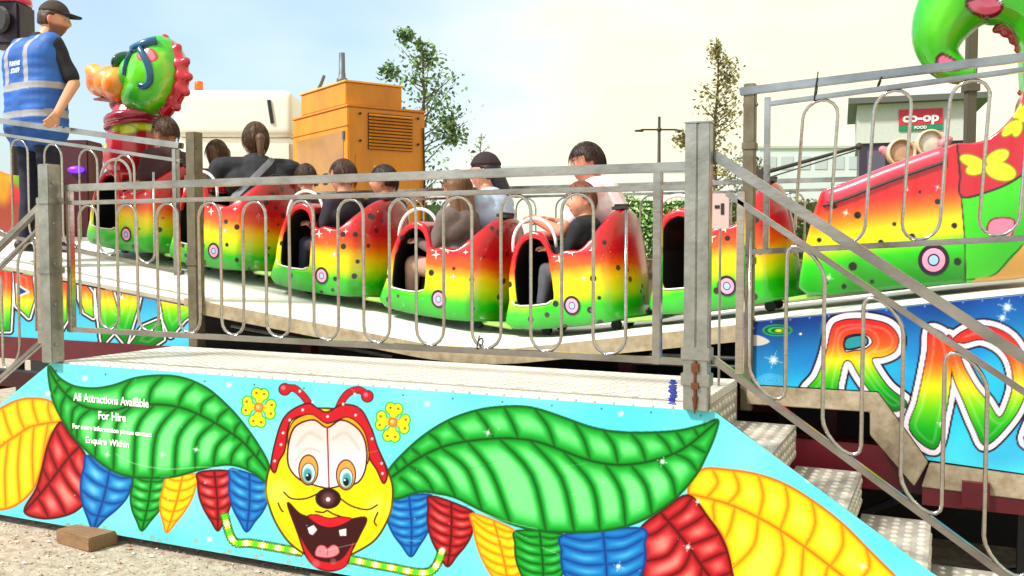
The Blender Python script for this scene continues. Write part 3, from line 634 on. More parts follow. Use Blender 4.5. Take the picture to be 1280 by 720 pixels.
def ribbon(y0, y1, dz0, dz1, x0, x1, n=120):
    m = MB(); vs = []; fs = []
    for i in range(n+1):
        x = x0+(x1-x0)*i/n; z = P(x); b0, b1 = bank(x, y0), bank(x, y1); vs += [(x, y0, z+dz0+b0), (x, y0, z+dz1+b0), (x, y1, z+dz1+b1), (x, y1, z+dz0+b1)]
    for i in range(n):
        for k in range(4): a = i*4+k; b = i*4+(k+1) % 4; fs.append((a, b, b+4, a+4))
    fs += [(0, 1, 2, 3), (n*4, n*4+3, n*4+2, n*4+1)]
    return m.add(vs, fs)
ribbon(4.65, 6.6, -.02, 0, -8.5, 3).build('track_plate', TRACKM, track, smooth=False)
ribbon(4.63, 4.648, -.085, -.003, -4.45, -.92).build('edge_strip', mat('tan_angle_iron', lin(182, 168, 140), .5, .3, col2=lin(140, 122, 95), vs=18), track)
ribbon(4.652, 4.68, -.045, -.021, -8.5, 3).build('side_beam', mat('beam_cream', lin(190, 180, 160), .6, 0, var=.3), track)
for y in (5.0, 6.3): MB().bx(-8.4, 2.8, y, y+.1, .5, .62).build('long_beam', MAROON, track)
for x in np.arange(-7.2, 2.5, 1.1): MB().bx(x, x+.08, 4.75, 6.5, .40, .49).build('cross_beam', MAROON, track); MB().bx(x, x+.08, 5.11, 5.19, .0, P(x)-.15).build('leg', MAROON, track)
MB().bx(-8.4, 2.8, 6.62, 6.66, .02, 1.0).build('added_dark_sheet', DARK, track)  # near-black sheet added to keep the shaded space under the track dark
for q in ([(-1.4, 4.72, 1.03), (-.95, 4.72, 1.035)], [(-1.5, 4.74, .985), (-.95, 4.74, .99)], [(-4.2, 4.8, .99), (-3.2, 4.72, 1.0), (-2.4, 4.74, .96)], [(-4.3, 4.9, 1.06), (-3.0, 4.8, .93)]): MB().tube(q, .011, 8).build('support_pipe', GALV, track)
# far side of the oval
m = MB().bx(-9, 3, 8.2, 9.4, 1.42, 1.45).bx(-9, 3, 8.2, 8.23, .3, 1.42); m.build('far_track_plate', mat('far_track_paint', lin(120, 100, 80), .6, 0, var=.5, vs=3), track)
railing('railing', 'railing with pale hoops on the far side of the ride', 8.1, -9, 3, c(2.12), c(2.04), c(1.45), -8.9, 2.9, step=.2, rr=.008, posts=tuple((x, 1.40, 2.1, .04, GALV) for x in (-9, -6, -3, -.2, 2.9)))

# ------------------------------------------------------------------ lettered boards below the track
GRAD = [(0, (228, 28, 34)), (.28, (246, 90, 30)), (.46, (255, 224, 20)), (.62, (120, 214, 24)), (.8, (18, 170, 26)), (1, (8, 120, 20))]
def gradc(v0, v1, gx=0, u0=0):
    ks = [k for k, _ in GRAD]; cs = np.array([c_ for _, c_ in GRAD], float)
    def f(u, v, d):
        t = np.clip((v-v0+gx*(u-u0))/(v1-v0), 0, 1); col = np.stack([np.interp(t, ks, cs[:, i]) for i in range(3)], 1)
        hl = (1-ss(np.abs(d+7), 0, 3))[:, None]*.22
        return col*(1-hl)+255*hl
    return f
def graff(cv, pts, fc, w=7, smooth=True, holes=(), K=(30, 10, 34)):
    for g_, col in ((w+2.6, K), (w, (240, 226, 236)), (1.4, K), (0, fc)):
        cv.poly(pts, col, smooth=smooth, grow=g_, holes=holes)
zE = lambda x, y: (920+x/2.6667, 330+y/2.6667)
zF = lambda x, y: (1060+x/2.768, 340+y/2.768)
zG = lambda x, y: (x/3, 200+y/3)
def gridboard(xs, zb, zt_, Y, NZ, painter, base):
    t = np.linspace(0, 1, NZ); X = np.repeat(xs[:, None], NZ, 1); Zz = zb[:, None]+(zt_-zb)[:, None]*t[None]
    U, V = proj(X, np.full_like(X, Y), Zz); cv = Canvas(U, V, base); painter(cv)
    nx, nz = X.shape; idx = np.arange(nx*nz).reshape(nx, nz)
    q = np.stack([idx[:-1, :-1], idx[1:, :-1], idx[1:, 1:], idx[:-1, 1:]], -1).reshape(-1, 4)
    me = D.meshes.new('b'); me.from_pydata(np.stack([X, np.full_like(X, Y), Zz], -1).reshape(-1, 3).tolist(), [], q.tolist()); cv.apply(me, .80); return me
def p_right(cv):
    t = ss(cv.V+.12*(cv.U-930), 385, 500)[:, None]
    cv.c = np.array((14, 40, 120.))*(1-t)+np.array((40, 190, 232.))*t
    t2 = ss(cv.V, 500, 590)[:, None]; cv.c = cv.c*(1-t2)+np.array((80, 222, 236.))*t2
    r = np.random.default_rng(5)
    for _ in range(30): cv.dot((r.uniform(920, 1400), r.uniform(380, 600)), 26, (30, 110, 205), soft=50, ry=14, amt=.4)
    for k in range(3): cv.stroke(Z(zE, 150,460, 240,400, 285,300, 290,200), 2.5, (60, 210, 160), soft=8, amt=.35)
    cv.dot(zE(138, 221), 19, (40, 160, 60), ry=7.5); cv.dot(zE(138, 221), 16, (10, 60, 110), ry=5.6); cv.dot(zE(138, 221), 12.5, (60, 190, 50), ry=4.4); cv.dot(zE(138, 222), 8, (12, 90, 60), ry=3); cv.dot(zE(142, 222), 4.5, (220, 230, 40), ry=2, soft=1.5)
    for rr in (17, 12, 7): cv.dot(zE(115, 388), rr, (120, 205, 240), ry=rr*.5, amt=.55); cv.dot(zE(115, 388), rr-1.4, (50, 170, 226), ry=rr*.5-1, amt=.8)
    cv.poly(Z(zE, 40,240, 75,238, 112,258, 80,272, 40,268), (205, 200, 190), soft=1); cv.dot(zE(52, 214), 3, (235, 235, 230)); cv.dot(zE(215, 233), 1.6, (235, 235, 230))
    rc = gradc(400, 508)
    Rr = Z(zE, 320,215, 345,192, 395,184, 455,188, 510,205, 540,245, 530,288, 492,308, 452,316, 472,362, 512,415, 565,458, 560,480, 515,488, 462,440, 412,372, 384,325, 358,328, 342,390, 325,440, 235,428, 272,375, 300,300)
    graff(cv, Rr, rc, w=8.5, smooth=True, holes=[Z(zE, 362,245, 400,232, 440,236, 456,262, 430,285, 395,290, 362,292)])
    cv.poly(Z(zE, 366,250, 402,238, 432,242, 440,262, 420,276, 366,284), (40, 150, 160), line=(30, 10, 34), lw=2.2)
    nc = gradc(405, 570)
    A = Z(zF, 283,202, 330,215, 352,262, 358,320, 352,400, 334,500, 300,612, 215,545, 240,450, 262,350, 276,270)
    Bq = Z(zF, 345,225, 372,250, 402,330, 442,400, 482,448, 525,505, 560,440, 572,372, 558,305, 520,258, 460,232, 400,244, 366,232, 420,196, 490,190, 560,222, 604,285, 618,370, 606,440, 560,520, 478,598, 440,540, 398,440, 362,350)
    C2 = Z(zF, 612,585, 640,500, 690,380, 760,300, 850,300, 900,400, 880,520, 760,600, 690,600)
    for g_, col in ((10.5, (30, 10, 34)), (8, (240, 226, 236)), (1.5, (30, 10, 34))):
        for s_ in (C2, Bq, A): cv.poly(s_, col, grow=g_)
    for s_ in (C2, Bq, A): cv.poly(s_, nc, grow=0)
    for s_ in (A, Bq, Rr): pass
    for q in ((967, 450, 9), (1259, 384, 9), (1253, 397, 6), (1232, 412, 5), (1176, 530, 4)): cv.star(q[:2], q[2])
    for u in range(940, 1300, 24): cv.dot((u, 405-(u-935)*.1), 1.0, (200, 215, 230), amt=.7)
    cv.stroke([(935, 402.5), (1300, 366)], 1.6, (190, 200, 215), smooth=False, amt=.6)
YS = 4.62
def bz(px, py): v = onY(px, py, YS); return v.x, v.z
k = [bz(934, 402), bz(1280, 367)]; kb = [bz(934, 480), bz(1098, 489), bz(1160, 575), bz(1280, 592)]
xs = np.arange(k[0][0], 1.5, .0045)
ztp = np.array([P(x)-.012 for x in xs])-.055; ztp = np.interp(xs, [k[0][0], k[1][0], 1.5], [k[0][1], k[1][1], k[1][1]+.19])
zbt = np.interp(xs, [q[0] for q in kb]+[1.5], [q[1] for q in kb]+[kb[-1][1]-.01])
sb = thing('lettered_board', 'blue airbrushed board with giant rainbow lettering below the track on the right', 'sign board', (.2, YS, 0))
link('painted_face', gridboard(xs, zbt, ztp, YS, 190, p_right, (40, 150, 220)), PAINT, sb)
def backing(xs, zb, zt_, Y, parent):
    st = slice(None, None, 12); X = list(xs[st])+[xs[-1]]; T = list(zt_[st])+[zt_[-1]]; Bm = list(zb[st])+[zb[-1]]
    MB().prism([(x, z) for x, z in zip(X, T)]+[(x, z) for x, z in list(zip(X, Bm))[::-1]], Y+.003, Y+.02).build('board_backing', BLACKP, parent)
backing(xs, zbt, ztp, YS, sb)
# metal lip under the board and the red chassis beam
TAN = mat('tan_step_metal', lin(185, 170, 145), .5, .3, col2=lin(135, 115, 90), vs=15, bump=.2)
MB().prism([bz(*q) for q in ((934,481.5),(1098,490.5),(1160,577),(1143,606),(1088,542),(1088,514),(934,504))], YS-.03, YS+.03).build('bottom_lip', TAN, sb, bevel=.004)
MB().prism([bz(*q) for q in ((1162,578),(1280,594),(1360,603),(1360,632),(1280,623),(1152,607))], YS-.028, YS+.03).build('bottom_lip', TAN, sb, bevel=.004)
ch = thing('chassis_beam', 'dark red steel chassis beam under the lettered board on the right', 'beam', (.5, 4.75, 0))
MB().bx(-.75, 2.2, 4.72, 4.80, .45, .66).build('beam', MAROON, ch); z3 = kb[2][1]
MB().bx(-.1, 2.2, 4.60, 4.70, z3-.20, z3-.10).bx(.06, .17, 4.56, 4.6, z3-.18, z3-.07).build('lower_beam', MAROON, ch)
m = MB()
for x in (-.5, .3, 1.1): m.bx(x, x+.06, 4.9, 4.96, 0, .62)
m.tube([(-.7, 4.9, .1), (0, 4.85, .5)], .02).tube([(.2, 5, .02), (1.4, 4.9, .5)], .02); m.build('brace', BLACKP, ch)
MB().bx(-.9, 2.4, 5.6, 5.65, 0, 1.1).build('dark_back_sheet', DARK, ch)

def p_left(cv):
    t = ss(cv.V, 320, 420)[:, None]; cv.c = np.array((30, 90, 170.))*(1-t)+np.array((80, 205, 235.))*t
    gc = gradc(335, 425)
    shapes = [Z(zG, -60,330, 0,352, 40,385, 44,450, 40,560, 36,640, -60,640), Z(zG, 52,402, 118,428, 128,520, 108,590, 62,545),
              Z(zG, 150,400, 176,382, 182,470, 180,640, 150,600), Z(zG, 222,420, 250,430, 250,600, 225,640),
              Z(zG, 296,432, 322,470, 345,500, 350,590, 318,570, 300,520), Z(zG, 362,480, 396,448, 420,490, 440,560, 462,486, 500,470, 530,480, 512,560, 472,690, 430,640, 385,690, 372,600),
              Z(zG, 600,505, 665,512, 730,508, 744,560, 690,600, 640,660, 615,600), Z(zG, 490,690, 540,625, 600,600, 612,672, 560,705), Z(zG, 760,520, 830,520, 800,640, 765,690)]
    for g_, col in ((5.6, (15, 6, 20)), (3.4, (240, 238, 236)), (1.3, (15, 6, 20))):
        for s_ in shapes: cv.poly(s_, col, smooth=False, grow=g_)
    for s_ in shapes: cv.poly(s_, gc, smooth=False)
    cv.poly(Z(zG, 62,465, 108,495, 66,512), (20, 60, 120), smooth=False, line=(240, 238, 236), lw=2)
    for q in ((120, 386, 5), (152, 372, 4), (200, 395, 3)): cv.star(q[:2], q[2])
def bz2(px, py): v = onY(px, py, YS); return v.x, v.z
k0, k1 = bz2(0, 312), bz2(250, 372); b0, b1 = bz2(0, 433), bz2(252, 434)
xs = np.arange(-8.2, k1[0], .007); ztp = np.array([P(x)-.05 for x in xs]); zbt = np.interp(xs, [b0[0], b1[0]], [b0[1], b1[1]])
sb2 = thing('lettered_board', 'blue board with rainbow lettering below the track on the left, seen through the railing bars', 'sign board', (-6, YS, 0))
link('painted_face', gridboard(xs, zbt, ztp, YS, 110, p_left, (60, 160, 220)), PAINT, sb2); backing(xs, zbt, ztp, YS, sb2)
MB().bx(-8.2, k1[0], YS-.01, YS+.03, b1[1]-.16, b1[1]-.005).build('red_kickboard', MAROON, sb2)

# ------------------------------------------------------------------ caterpillar cars
def carpaint():
    m = mat('caterpillar_car_paint', (1, 1, 1), .25, coat=.3); nt = m.node_tree; N = nt.nodes; L = nt.links; b = N['Principled BSDF']
    tc = N.new('ShaderNodeTexCoord'); sp = N.new('ShaderNodeSeparateXYZ'); L.new(tc.outputs['Object'], sp.inputs[0])
    n = N.new('ShaderNodeTexNoise'); n.inputs['Scale'].default_value = 5; n.inputs['Detail'].default_value = 3; L.new(tc.outputs['Object'], n.inputs['Vector'])
    ad = N.new('ShaderNodeMath'); ad.operation = 'MULTIPLY_ADD'; ad.inputs[1].default_value = .12; L.new(n.outputs['Fac'], ad.inputs[0]); L.new(sp.outputs[2], ad.inputs[2])
    mr = N.new('ShaderNodeMapRange'); mr.inputs[1].default_value = .06; mr.inputs[2].default_value = .74; L.new(ad.outputs[0], mr.inputs[0])
    cr_ = N.new('ShaderNodeValToRGB'); L.new(mr.outputs[0], cr_.inputs[0]); e = cr_.color_ramp.elements
    e[0].position = 0; e[0].color = lin(10, 128, 14, .8); e[1].position = 1; e[1].color = lin(190, 6, 28, .85)
    for p_, c_ in ((.20, lin(40, 200, 10, .8)), (.32, lin(215, 232, 6, .8)), (.42, lin(255, 212, 2, .85)), (.54, lin(246, 92, 8, .85)), (.66, lin(218, 14, 26, .85))): x = e.new(p_); x.color = c_
    # shade of the rear face put into the colour at each segment's tail end
    mr2 = N.new('ShaderNodeMapRange'); mr2.inputs[1].default_value = .64; mr2.inputs[2].default_value = .78; L.new(sp.outputs[0], mr2.inputs[0])
    mu = N.new('ShaderNodeMix'); mu.data_type = 'RGBA'; mu.blend_type = 'MULTIPLY'; mu.inputs[7].default_value = (.42, .50, .40, 1); L.new(mr2.outputs[0], mu.inputs[0]); L.new(cr_.outputs[0], mu.inputs[6])
    oi = N.new('ShaderNodeObjectInfo'); sc_ = N.new('ShaderNodeVectorMath'); sc_.operation = 'MULTIPLY_ADD'; sc_.inputs[1].default_value = (7, 5, 9); L.new(oi.outputs['Random'], sc_.inputs[0]); L.new(tc.outputs['Object'], sc_.inputs[2]); L.new(sc_.outputs[0], n.inputs['Vector'])
    vo = N.new('ShaderNodeTexVoronoi'); vo.inputs['Scale'].default_value = 10; vo.inputs['Randomness'].default_value = 1; L.new(sc_.outputs[0], vo.inputs['Vector'])
    st = N.new('ShaderNodeMapRange'); st.inputs[1].default_value = .225; st.inputs[2].default_value = .18; L.new(vo.outputs['Distance'], st.inputs[0])
    m2 = N.new('ShaderNodeMix'); m2.data_type = 'RGBA'; m2.inputs[7].default_value = (.012, .01, .008, 1); L.new(st.outputs[0], m2.inputs[0]); L.new(mu.outputs[2], m2.inputs[6])
    n3 = N.new('ShaderNodeTexNoise'); n3.inputs['Scale'].default_value = 42; n3.inputs['Detail'].default_value = 5; L.new(sc_.outputs[0], n3.inputs['Vector'])
    s3 = N.new('ShaderNodeMapRange'); s3.inputs[1].default_value = .70; s3.inputs[2].default_value = .74; s3.inputs[4].default_value = .45; L.new(n3.outputs['Fac'], s3.inputs[0])
    m3 = N.new('ShaderNodeMix'); m3.data_type = 'RGBA'; m3.inputs[7].default_value = (.7, .66, .55, 1); L.new(s3.outputs[0], m3.inputs[0]); L.new(m2.outputs[2], m3.inputs[6])
    L.new(m3.outputs[2], b.inputs['Base Color'])
    bp = N.new('ShaderNodeBump'); bp.inputs['Strength'].default_value = .12; bp.inputs['Distance'].default_value = .02; L.new(n.outputs['Fac'], bp.inputs['Height']); L.new(bp.outputs[0], b.inputs['Normal'])
    return m
CARP = carpaint(); INNER = mat('black_interior_moulding', (.014, .013, .013), .5, var=.3)
def warp_plan(L0, L1, W2, k=.85, pw_=2.4):
    xc = (L0+L1)/2; H = (L1-L0)/2
    def f(a):
        a = a.copy(); y = np.clip(np.abs(a[:, 1])/W2, 0, 1); u = (a[:, 0]-xc)/H
        a[:, 0] = xc+H*u*(1-k*np.where(u < 0, .16, .40)*y**pw_*np.clip(np.abs(u), 0, 1)**.5)
        zt_ = np.clip(a[:, 2]/.7, 0, 1); hm = (a[:, 2] > .45) & (u > .05); a[:, 2] = np.where(hm, .45+(a[:, 2]-.45)*(1-.72*y**2.4*ss(u, .05, .4)), a[:, 2]); a[:, 1] *= (1-.11*zt_**2.2)*(1-.10*(1-zt_)**4)*(1-.06*np.abs(u)**3); return a
    return f
def stars_part(bvh, parent, spots, d=(0, 1, 0)):
    m = MB()
    for (x, z, r) in spots:
        hit = bvh.ray_cast(Vector((x, -2, z)), Vector((0, 1, 0)))[0]
        if hit is None: continue
        vs = []; 
        for k in range(8):
            an = math.pi/4*k+.2; rr = r if k % 2 == 0 else r*.25
            h2 = bvh.ray_cast(Vector((x+math.cos(an)*rr, -2, z+math.sin(an)*rr)), Vector((0, 1, 0)))[0]
            vs.append((h2 or hit)-Vector((0, .003, 0)))
        vs.append(hit-Vector((0, .004, 0))); m.add(vs, [(k, (k+1) % 8, 8) for k in range(8)])
    return m
def roundel(parent, bvh, x, z, r, cols):
    # a slightly domed painted badge wrapped on the side of the body
    rad = [0, .30, .40, .50, .74, .86, 1.0]; mi = [0, 1, 2, 2, 3, 3]; m = MB(); seg = 28; vs = []
    def hp(u, v):
        h = bvh.ray_cast(Vector((u, -2, v)), Vector((0, 1, 0)))[0]; return (h.y if h else -.3)-.004
    for q in rad[1:]:
        for k in range(seg):
            an = 2*math.pi*k/seg; u = x+r*q*math.cos(an)*.9; v = z+r*q*math.sin(an); vs.append((u, hp(u, v), v))
    c0 = len(vs); vs.append((x, hp(x, z), z)); m.v = vs
    for k in range(seg): m.f.append((k, (k+1) % seg, c0)); m.mi.append(0)
    for i in range(len(rad)-2):
        for k in range(seg): m.f.append((i*seg+k, i*seg+(k+1) % seg, (i+1)*seg+(k+1) % seg, (i+1)*seg+k)); m.mi.append([1, 2, 2, 3, 3][i])
    o = m.build('roundel', cols, parent, smooth=True); return o
RCOL = [mat('badge_pale_blue', lin(150, 190, 230), .3), mat('badge_black', (.02, .01, .03), .3), mat('badge_pink', lin(236, 150, 180), .3), mat('badge_dark_rim', (.02, .008, .02), .3)]
def hoop(p0, p1, h, n=16, lean=0):
    p0 = Vector(p0); p1 = Vector(p1); return [p0.lerp(p1, (1-math.cos(math.pi*k/n))/2)+Vector((lean*math.sin(math.pi*k/n), 0, h*math.sin(math.pi*k/n)**.8)) for k in range(n+1)]
def make_car():
    t = thing('caterpillar_car', 'x', 'ride car', group='caterpillar cars of the train')
    W2 = .39
    prof = [(0.0,.03),(.0,.20),(.02,.36),(.07,.50),(.13,.575),(.21,.61),(.29,.60),(.335,.545),(.375,.455),(.44,.475),(.51,.485),(.57,.505),(.62,.57),(.665,.66),(.715,.705),(.77,.67),(.80,.53),(.81,.30),(.80,.10),(.78,.03)]
    prof = [tuple(q) for q in cr(prof, True, 3)]
    o = MB().prism(prof, -W2, W2)
    cav = MB().prism([(.055,.10),(.055,.40),(.12,.53),(.20,.565),(.27,.555),(.31,.52),(.31,1.2),(.625,1.2),(.625,.60),(.66,.40),(.66,.10)], -W2+.05, W2-.05)
    dpts = [(.075,.20),(.078,.36),(.098,.46),(.15,.54),(.22,.565),(.285,.545),(.325,.48),(.34,.40),(.352,.26),(.348,.20),(.32,.172),(.11,.172)]
    dpts = [tuple(q) for q in cr(dpts, True, 3)]
    door = MB().prism(dpts, -W2-.2, -W2+.12)
    me = remesh(o, .0115, 7, warp_plan(0, .81, W2), cuts=(cav, door))
    a = coords(me); mi = np.zeros(len(me.polygons), int)
    # inside faces get the black moulding: those whose outward ray starts inside the cavity
    me.materials.append(CARP); me.materials.append(INNER)
    for p_ in me.polygons:
        c_ = p_.center; n_ = p_.normal
        xl, yl = c_.x, c_.y
        ins = abs(yl) < W2-.035-.04*(c_.z > .4) and .03 < xl < .69 and c_.z > .07
        if ins:
            if n_.z > .5 and c_.z < .3: ins = True
            elif (n_.y > .2 and yl < 0) or (n_.y < -.2 and yl > 0): ins = True
            elif n_.x > .3 and xl < .25: ins = True
            elif n_.x < -.3 and xl > .5 and c_.z < .62 : ins = True
            elif n_.z < -.3: ins = True
            else: ins = False
        if ins: mi[p_.index] = 1
    me.polygons.foreach_set('material_index', mi)
    o = D.objects.new('body', me); COL.objects.link(o); o.parent = t
    bvh = BVHTree.FromPolygons([v.co for v in me.vertices], [p_.vertices[:] for p_ in me.polygons])
    roundel(o, bvh, .47, .145, .058, RCOL)
    for q in ((.42, .42, .032), (.50, .455, .022), (.56, .30, .02), (.62, .46, .018)): stars_part(bvh, o, [q]).build('painted_star', mat('cream_paint', (.82, .8, .7), .4), o)
    # chrome lip along the door sill, grab hoop over the hood, seat, foot plate, hinge on the hump
    CREAM = mat('cream_trim', (.75, .72, .62), .35)
    def hy(u, v): h = bvh.ray_cast(Vector((u, -2, v)), Vector((0, 1, 0)))[0]; return (h.y if h else -.34)-.004
    MB().tube([(u, hy(u, v-.012), v-.004) for u, v in ((.078,.205),(.09,.183),(.13,.172),(.22,.168),(.31,.172),(.338,.186),(.35,.215))], .0048, 6).build('door_sill', CREAM, t, smooth=True)
    MB().tube(hoop((.09, -.30, .50), (.36, -.26, .50), .19), .011, 8).build('grab_hoop', WHITEP, t, smooth=True)
    MB().tube(hoop((.10, .28, .52), (.34, .28, .50), .17), .011, 8).build('grab_hoop', WHITEP, t, smooth=True)
    MB().box((.52, 0, .22), (.26, .60, .10)).box((.635, 0, .40), (.05, .58, .32)).build('seat', mat('black_vinyl_seat', (.02, .02, .022), .4, var=.3, bump=.2), t, bevel=.02)
    MB().box((.84, 0, .028), (.22, .52, .025)).build('foot_plate', mat('lime_foot_plate', lin(170, 210, 110), .5, 0, var=.3, vs=20), t, bevel=.01)
    MB().tube([(.02, -.02, .05), (-.10, -.02, .05)], .02).build('coupling', BLACKP, t)
    MB().box((.715, -.05, .705), (.07, .12, .02)).tube([(.70, -.1, .72), (.75, .0, .72)], .009).build('hinge', BLACKP, t)
    for x in (.18, .64):
        for y in (-.1, .15): MB().lathe([(.001, -.02), (.03, -.02), (.034, 0), (.03, .02), (.001, .02)], (x, y, .0), 'y', 14).build('wheel', BLACKP, t)
    return t
YC = 5.6
CARX = [-5.225, -4.30, -3.41, -2.48, -1.565]
CLAB = ['caterpillar car carrying a woman in a black top and a small child',
        'red to green caterpillar car below the orange generator, carrying two short haired children',
        'caterpillar car carrying a woman in a dark cap and a long haired girl',
        'red to green caterpillar car carrying a smiling man in a white shirt and a boy',
        'empty caterpillar car half hidden behind the thick double post']
car0 = make_car(); cars = []
def place(o, x, L=.81, dz=.038):
    s = slope(x+L/2); zc = Pc(x+L/2)+dz
    o.location = (x+L/2-math.cos(s)*L/2, YC, zc-math.sin(s)*L/2); o.rotation_euler = (0, -s, 0)
for i, x in enumerate(CARX):
    o = car0 if i == 0 else copy_tree(car0); place(o, x); o['label'] = CLAB[i]; cars.append(o)
def seatpos(i, dx, y):      # world position of a point .30 above the car's floor
    o = cars[i]; return pw(o) @ Vector((dx, y, .28))

# ------------------------------------------------------------------ head car with the dragon head
def XZ(px, py, Y=YC): v = onY(px, py, Y); return (v.x, v.z)
def paintmesh(me, base, painter, Yp=YC, gain=.82, M=None):
    a = coords(me); w = a
    U, V = proj(w[:, 0], np.full(len(w), Yp), w[:, 2]); cv = Canvas(U, V, base); painter(cv, w); cv.apply(me, gain)
def rampc(t, ks, cs): cs = np.array(cs, float); return np.stack([np.interp(t, ks, cs[:, i]) for i in range(3)], 1)
CK = [0, .24, .34, .44, .55, .66, 1]; CC = [(10,130,16),(40,205,14),(214,232,8),(255,214,6),(250,112,18),(226,24,36),(205,14,36)]
YN = YC-.38      # near flank of the cars
HX = -6.06
hc = copy_tree(car0); hc.name = 'dragon_head_car'; place(hc, HX); hc['label'] = 'leading car with a green dragon head wearing blue goggles, orange snout and red crest'
del hc['group']; PWH = pw(hc)
# neck and collar
nk = MB()
def C3(px, py, y=0): x, z = XZ(px, py); return Vector((x, YC+y, z))
nk.caps(C3(164, 196), C3(168, 150), .215, .18); me = remesh(nk, .008, 8)
def pn(cv, w):
    cv.c[:] = (190, 24, 44); b = (228, 232, 30)
    for c_, rx, ry, an in (((166,156),8,11,-.5),((157,150),6,6,0),((186,158),9,5,.1),((178,164),6,5,0),((140,176),9,10,.3),((150,186),7,6,0)):
        cv.dot(c_, rx+1.6, (120, 190, 40), ry=ry+1.6, ang=an, soft=2); cv.dot(c_, rx, b, ry=ry, ang=an, soft=2)
paintmesh(me, (190, 24, 44), pn); link('neck', me, GLOSS, hc)
cl = MB(); pts = []
for k in range(24):
    an = 2*math.pi*k/24; q = C3(170, 146); pts.append(q+Vector((math.cos(an)*.195, math.sin(an)*.205, -.02+.03*math.cos(an))))
cl.tube(pts, .04, 10, closed=True); pts2 = [p_+Vector((-.02, 0, -.05)) for p_ in pts]; cl.tube([C3(168,152)+(p_-C3(168,152))*1.02 for p_ in pts2], .022, 10, closed=True)
cl.build('collar', mat('maroon_gloss', lin(150, 22, 48), .25, coat=.6, var=.2), hc, smooth=True)
# head
h = MB(); h.ell(C3(197, 93), (.235, .23, .30), Euler((0, R(14), 0))); h.ell(C3(190, 120), (.24, .22, .17), Euler((0, R(-12), 0))); h.ell(C3(174, 96), (.11, .19, .17))
me = remesh(h, .008, 10)
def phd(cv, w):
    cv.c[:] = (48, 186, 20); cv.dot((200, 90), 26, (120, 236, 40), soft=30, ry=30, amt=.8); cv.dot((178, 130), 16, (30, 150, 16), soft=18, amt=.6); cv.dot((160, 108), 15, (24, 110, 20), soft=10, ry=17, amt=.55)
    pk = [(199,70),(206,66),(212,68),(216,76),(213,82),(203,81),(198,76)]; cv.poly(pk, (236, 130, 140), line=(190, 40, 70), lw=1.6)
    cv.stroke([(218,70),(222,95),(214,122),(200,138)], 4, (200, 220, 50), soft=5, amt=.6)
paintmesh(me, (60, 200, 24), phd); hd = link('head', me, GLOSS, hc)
bvh = BVHTree.FromPolygons([PWH @ v.co for v in me.vertices], [p_.vertices[:] for p_ in me.polygons])
def surf(px, py, off=.01):
    r = ray(px, py).normalized(); h_ = bvh.ray_cast(Vector((0, 0, EYE)), r)
    if h_[0] is None:
        n_ = bvh.find_nearest(C3(px, py)); return n_[0]+n_[1]*off
    return h_[0]+h_[1]*off
TEAL = mat('teal_gloss', lin(8, 78, 118), .2, coat=.6)
gp = MB(); gp.tube([surf(*q) for q in cr([(176,62),(180,70),(185,80),(188,92),(187,102),(182,107),(175,107)], False, 3)], .026, 10); gp.tube([surf(*q) for q in cr([(168,62),(176,58),(186,54),(196,52)], False, 3)], .033, 10)
gp.tube([surf(*q) for q in cr([(168,62),(162,72),(158,84),(157,94)], False, 3)], .018, 10); gp.build('goggles', TEAL, hc, smooth=True)
MB().ell(C3(161, 80), (.05, .17, .10), Euler((0, R(25), 0))).build('goggle_lens', mat('dark_green_lens', lin(20, 70, 50), .15, coat=.8), hc, smooth=True)
cre = MB(); path = [(196,52),(208,56),(218,66),(225,80),(228,95),(226,110),(219,124),(210,136),(204,142)]; ps = [C3(*q) for q in cr(path, False, 3)]
cre.tube(ps, [.035]*2+[.055]*(len(ps)-4)+[.04]*2, 12)
for k, q in enumerate([(206,53),(220,64),(229,79),(232,96),(229,113),(219,130),(207,142)]):
    c0 = C3(*q); cc = C3(204, 96); dr = (c0-cc).normalized(); cre.caps(c0-dr*.03, c0+dr*.03, .068, .036)
me = remesh(cre, .011, 3); paintmesh(me, (196, 20, 44), lambda cv, w: None); link('crest', me, GLOSS, hc)
sn = MB(); sn.ell(C3(161, 108, -.07), (.125, .17, .145)); sn.ell(C3(156, 108), (.12, .17, .14)); sn.ell(C3(143, 103), (.15, .17, .135), Euler((0, R(-10), 0)))
for s in (-1, 1): sn.ell(C3(128, 91, s*.075), (.085, .075, .062), Euler((0, R(15), 0))); sn.ell(C3(133, 101, s*.06), (.12, .10, .105))
sn.ell(C3(127, 106), (.10, .13, .10), Euler((0, R(25), 0))); sn.ell(C3(134, 101), (.12, .14, .115)); sn.ell(C3(144, 114), (.09, .13, .07), Euler((0, R(20), 0)))
me = remesh(sn, .009, 16)
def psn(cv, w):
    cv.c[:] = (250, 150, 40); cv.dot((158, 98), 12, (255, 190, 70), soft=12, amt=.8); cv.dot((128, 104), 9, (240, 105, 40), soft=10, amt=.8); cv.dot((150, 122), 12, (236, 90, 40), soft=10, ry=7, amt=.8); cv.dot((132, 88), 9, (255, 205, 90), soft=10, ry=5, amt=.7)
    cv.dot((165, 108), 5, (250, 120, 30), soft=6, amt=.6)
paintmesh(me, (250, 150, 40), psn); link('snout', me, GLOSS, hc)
jw = MB().caps(C3(150, 124), C3(118, 124), .035, .012).caps(C3(146, 130), C3(150, 126), .06, .06); me = remesh(jw, .009, 2); paintmesh(me, (150, 40, 60), lambda cv, w: None); link('lower_jaw', me, GLOSS, hc)

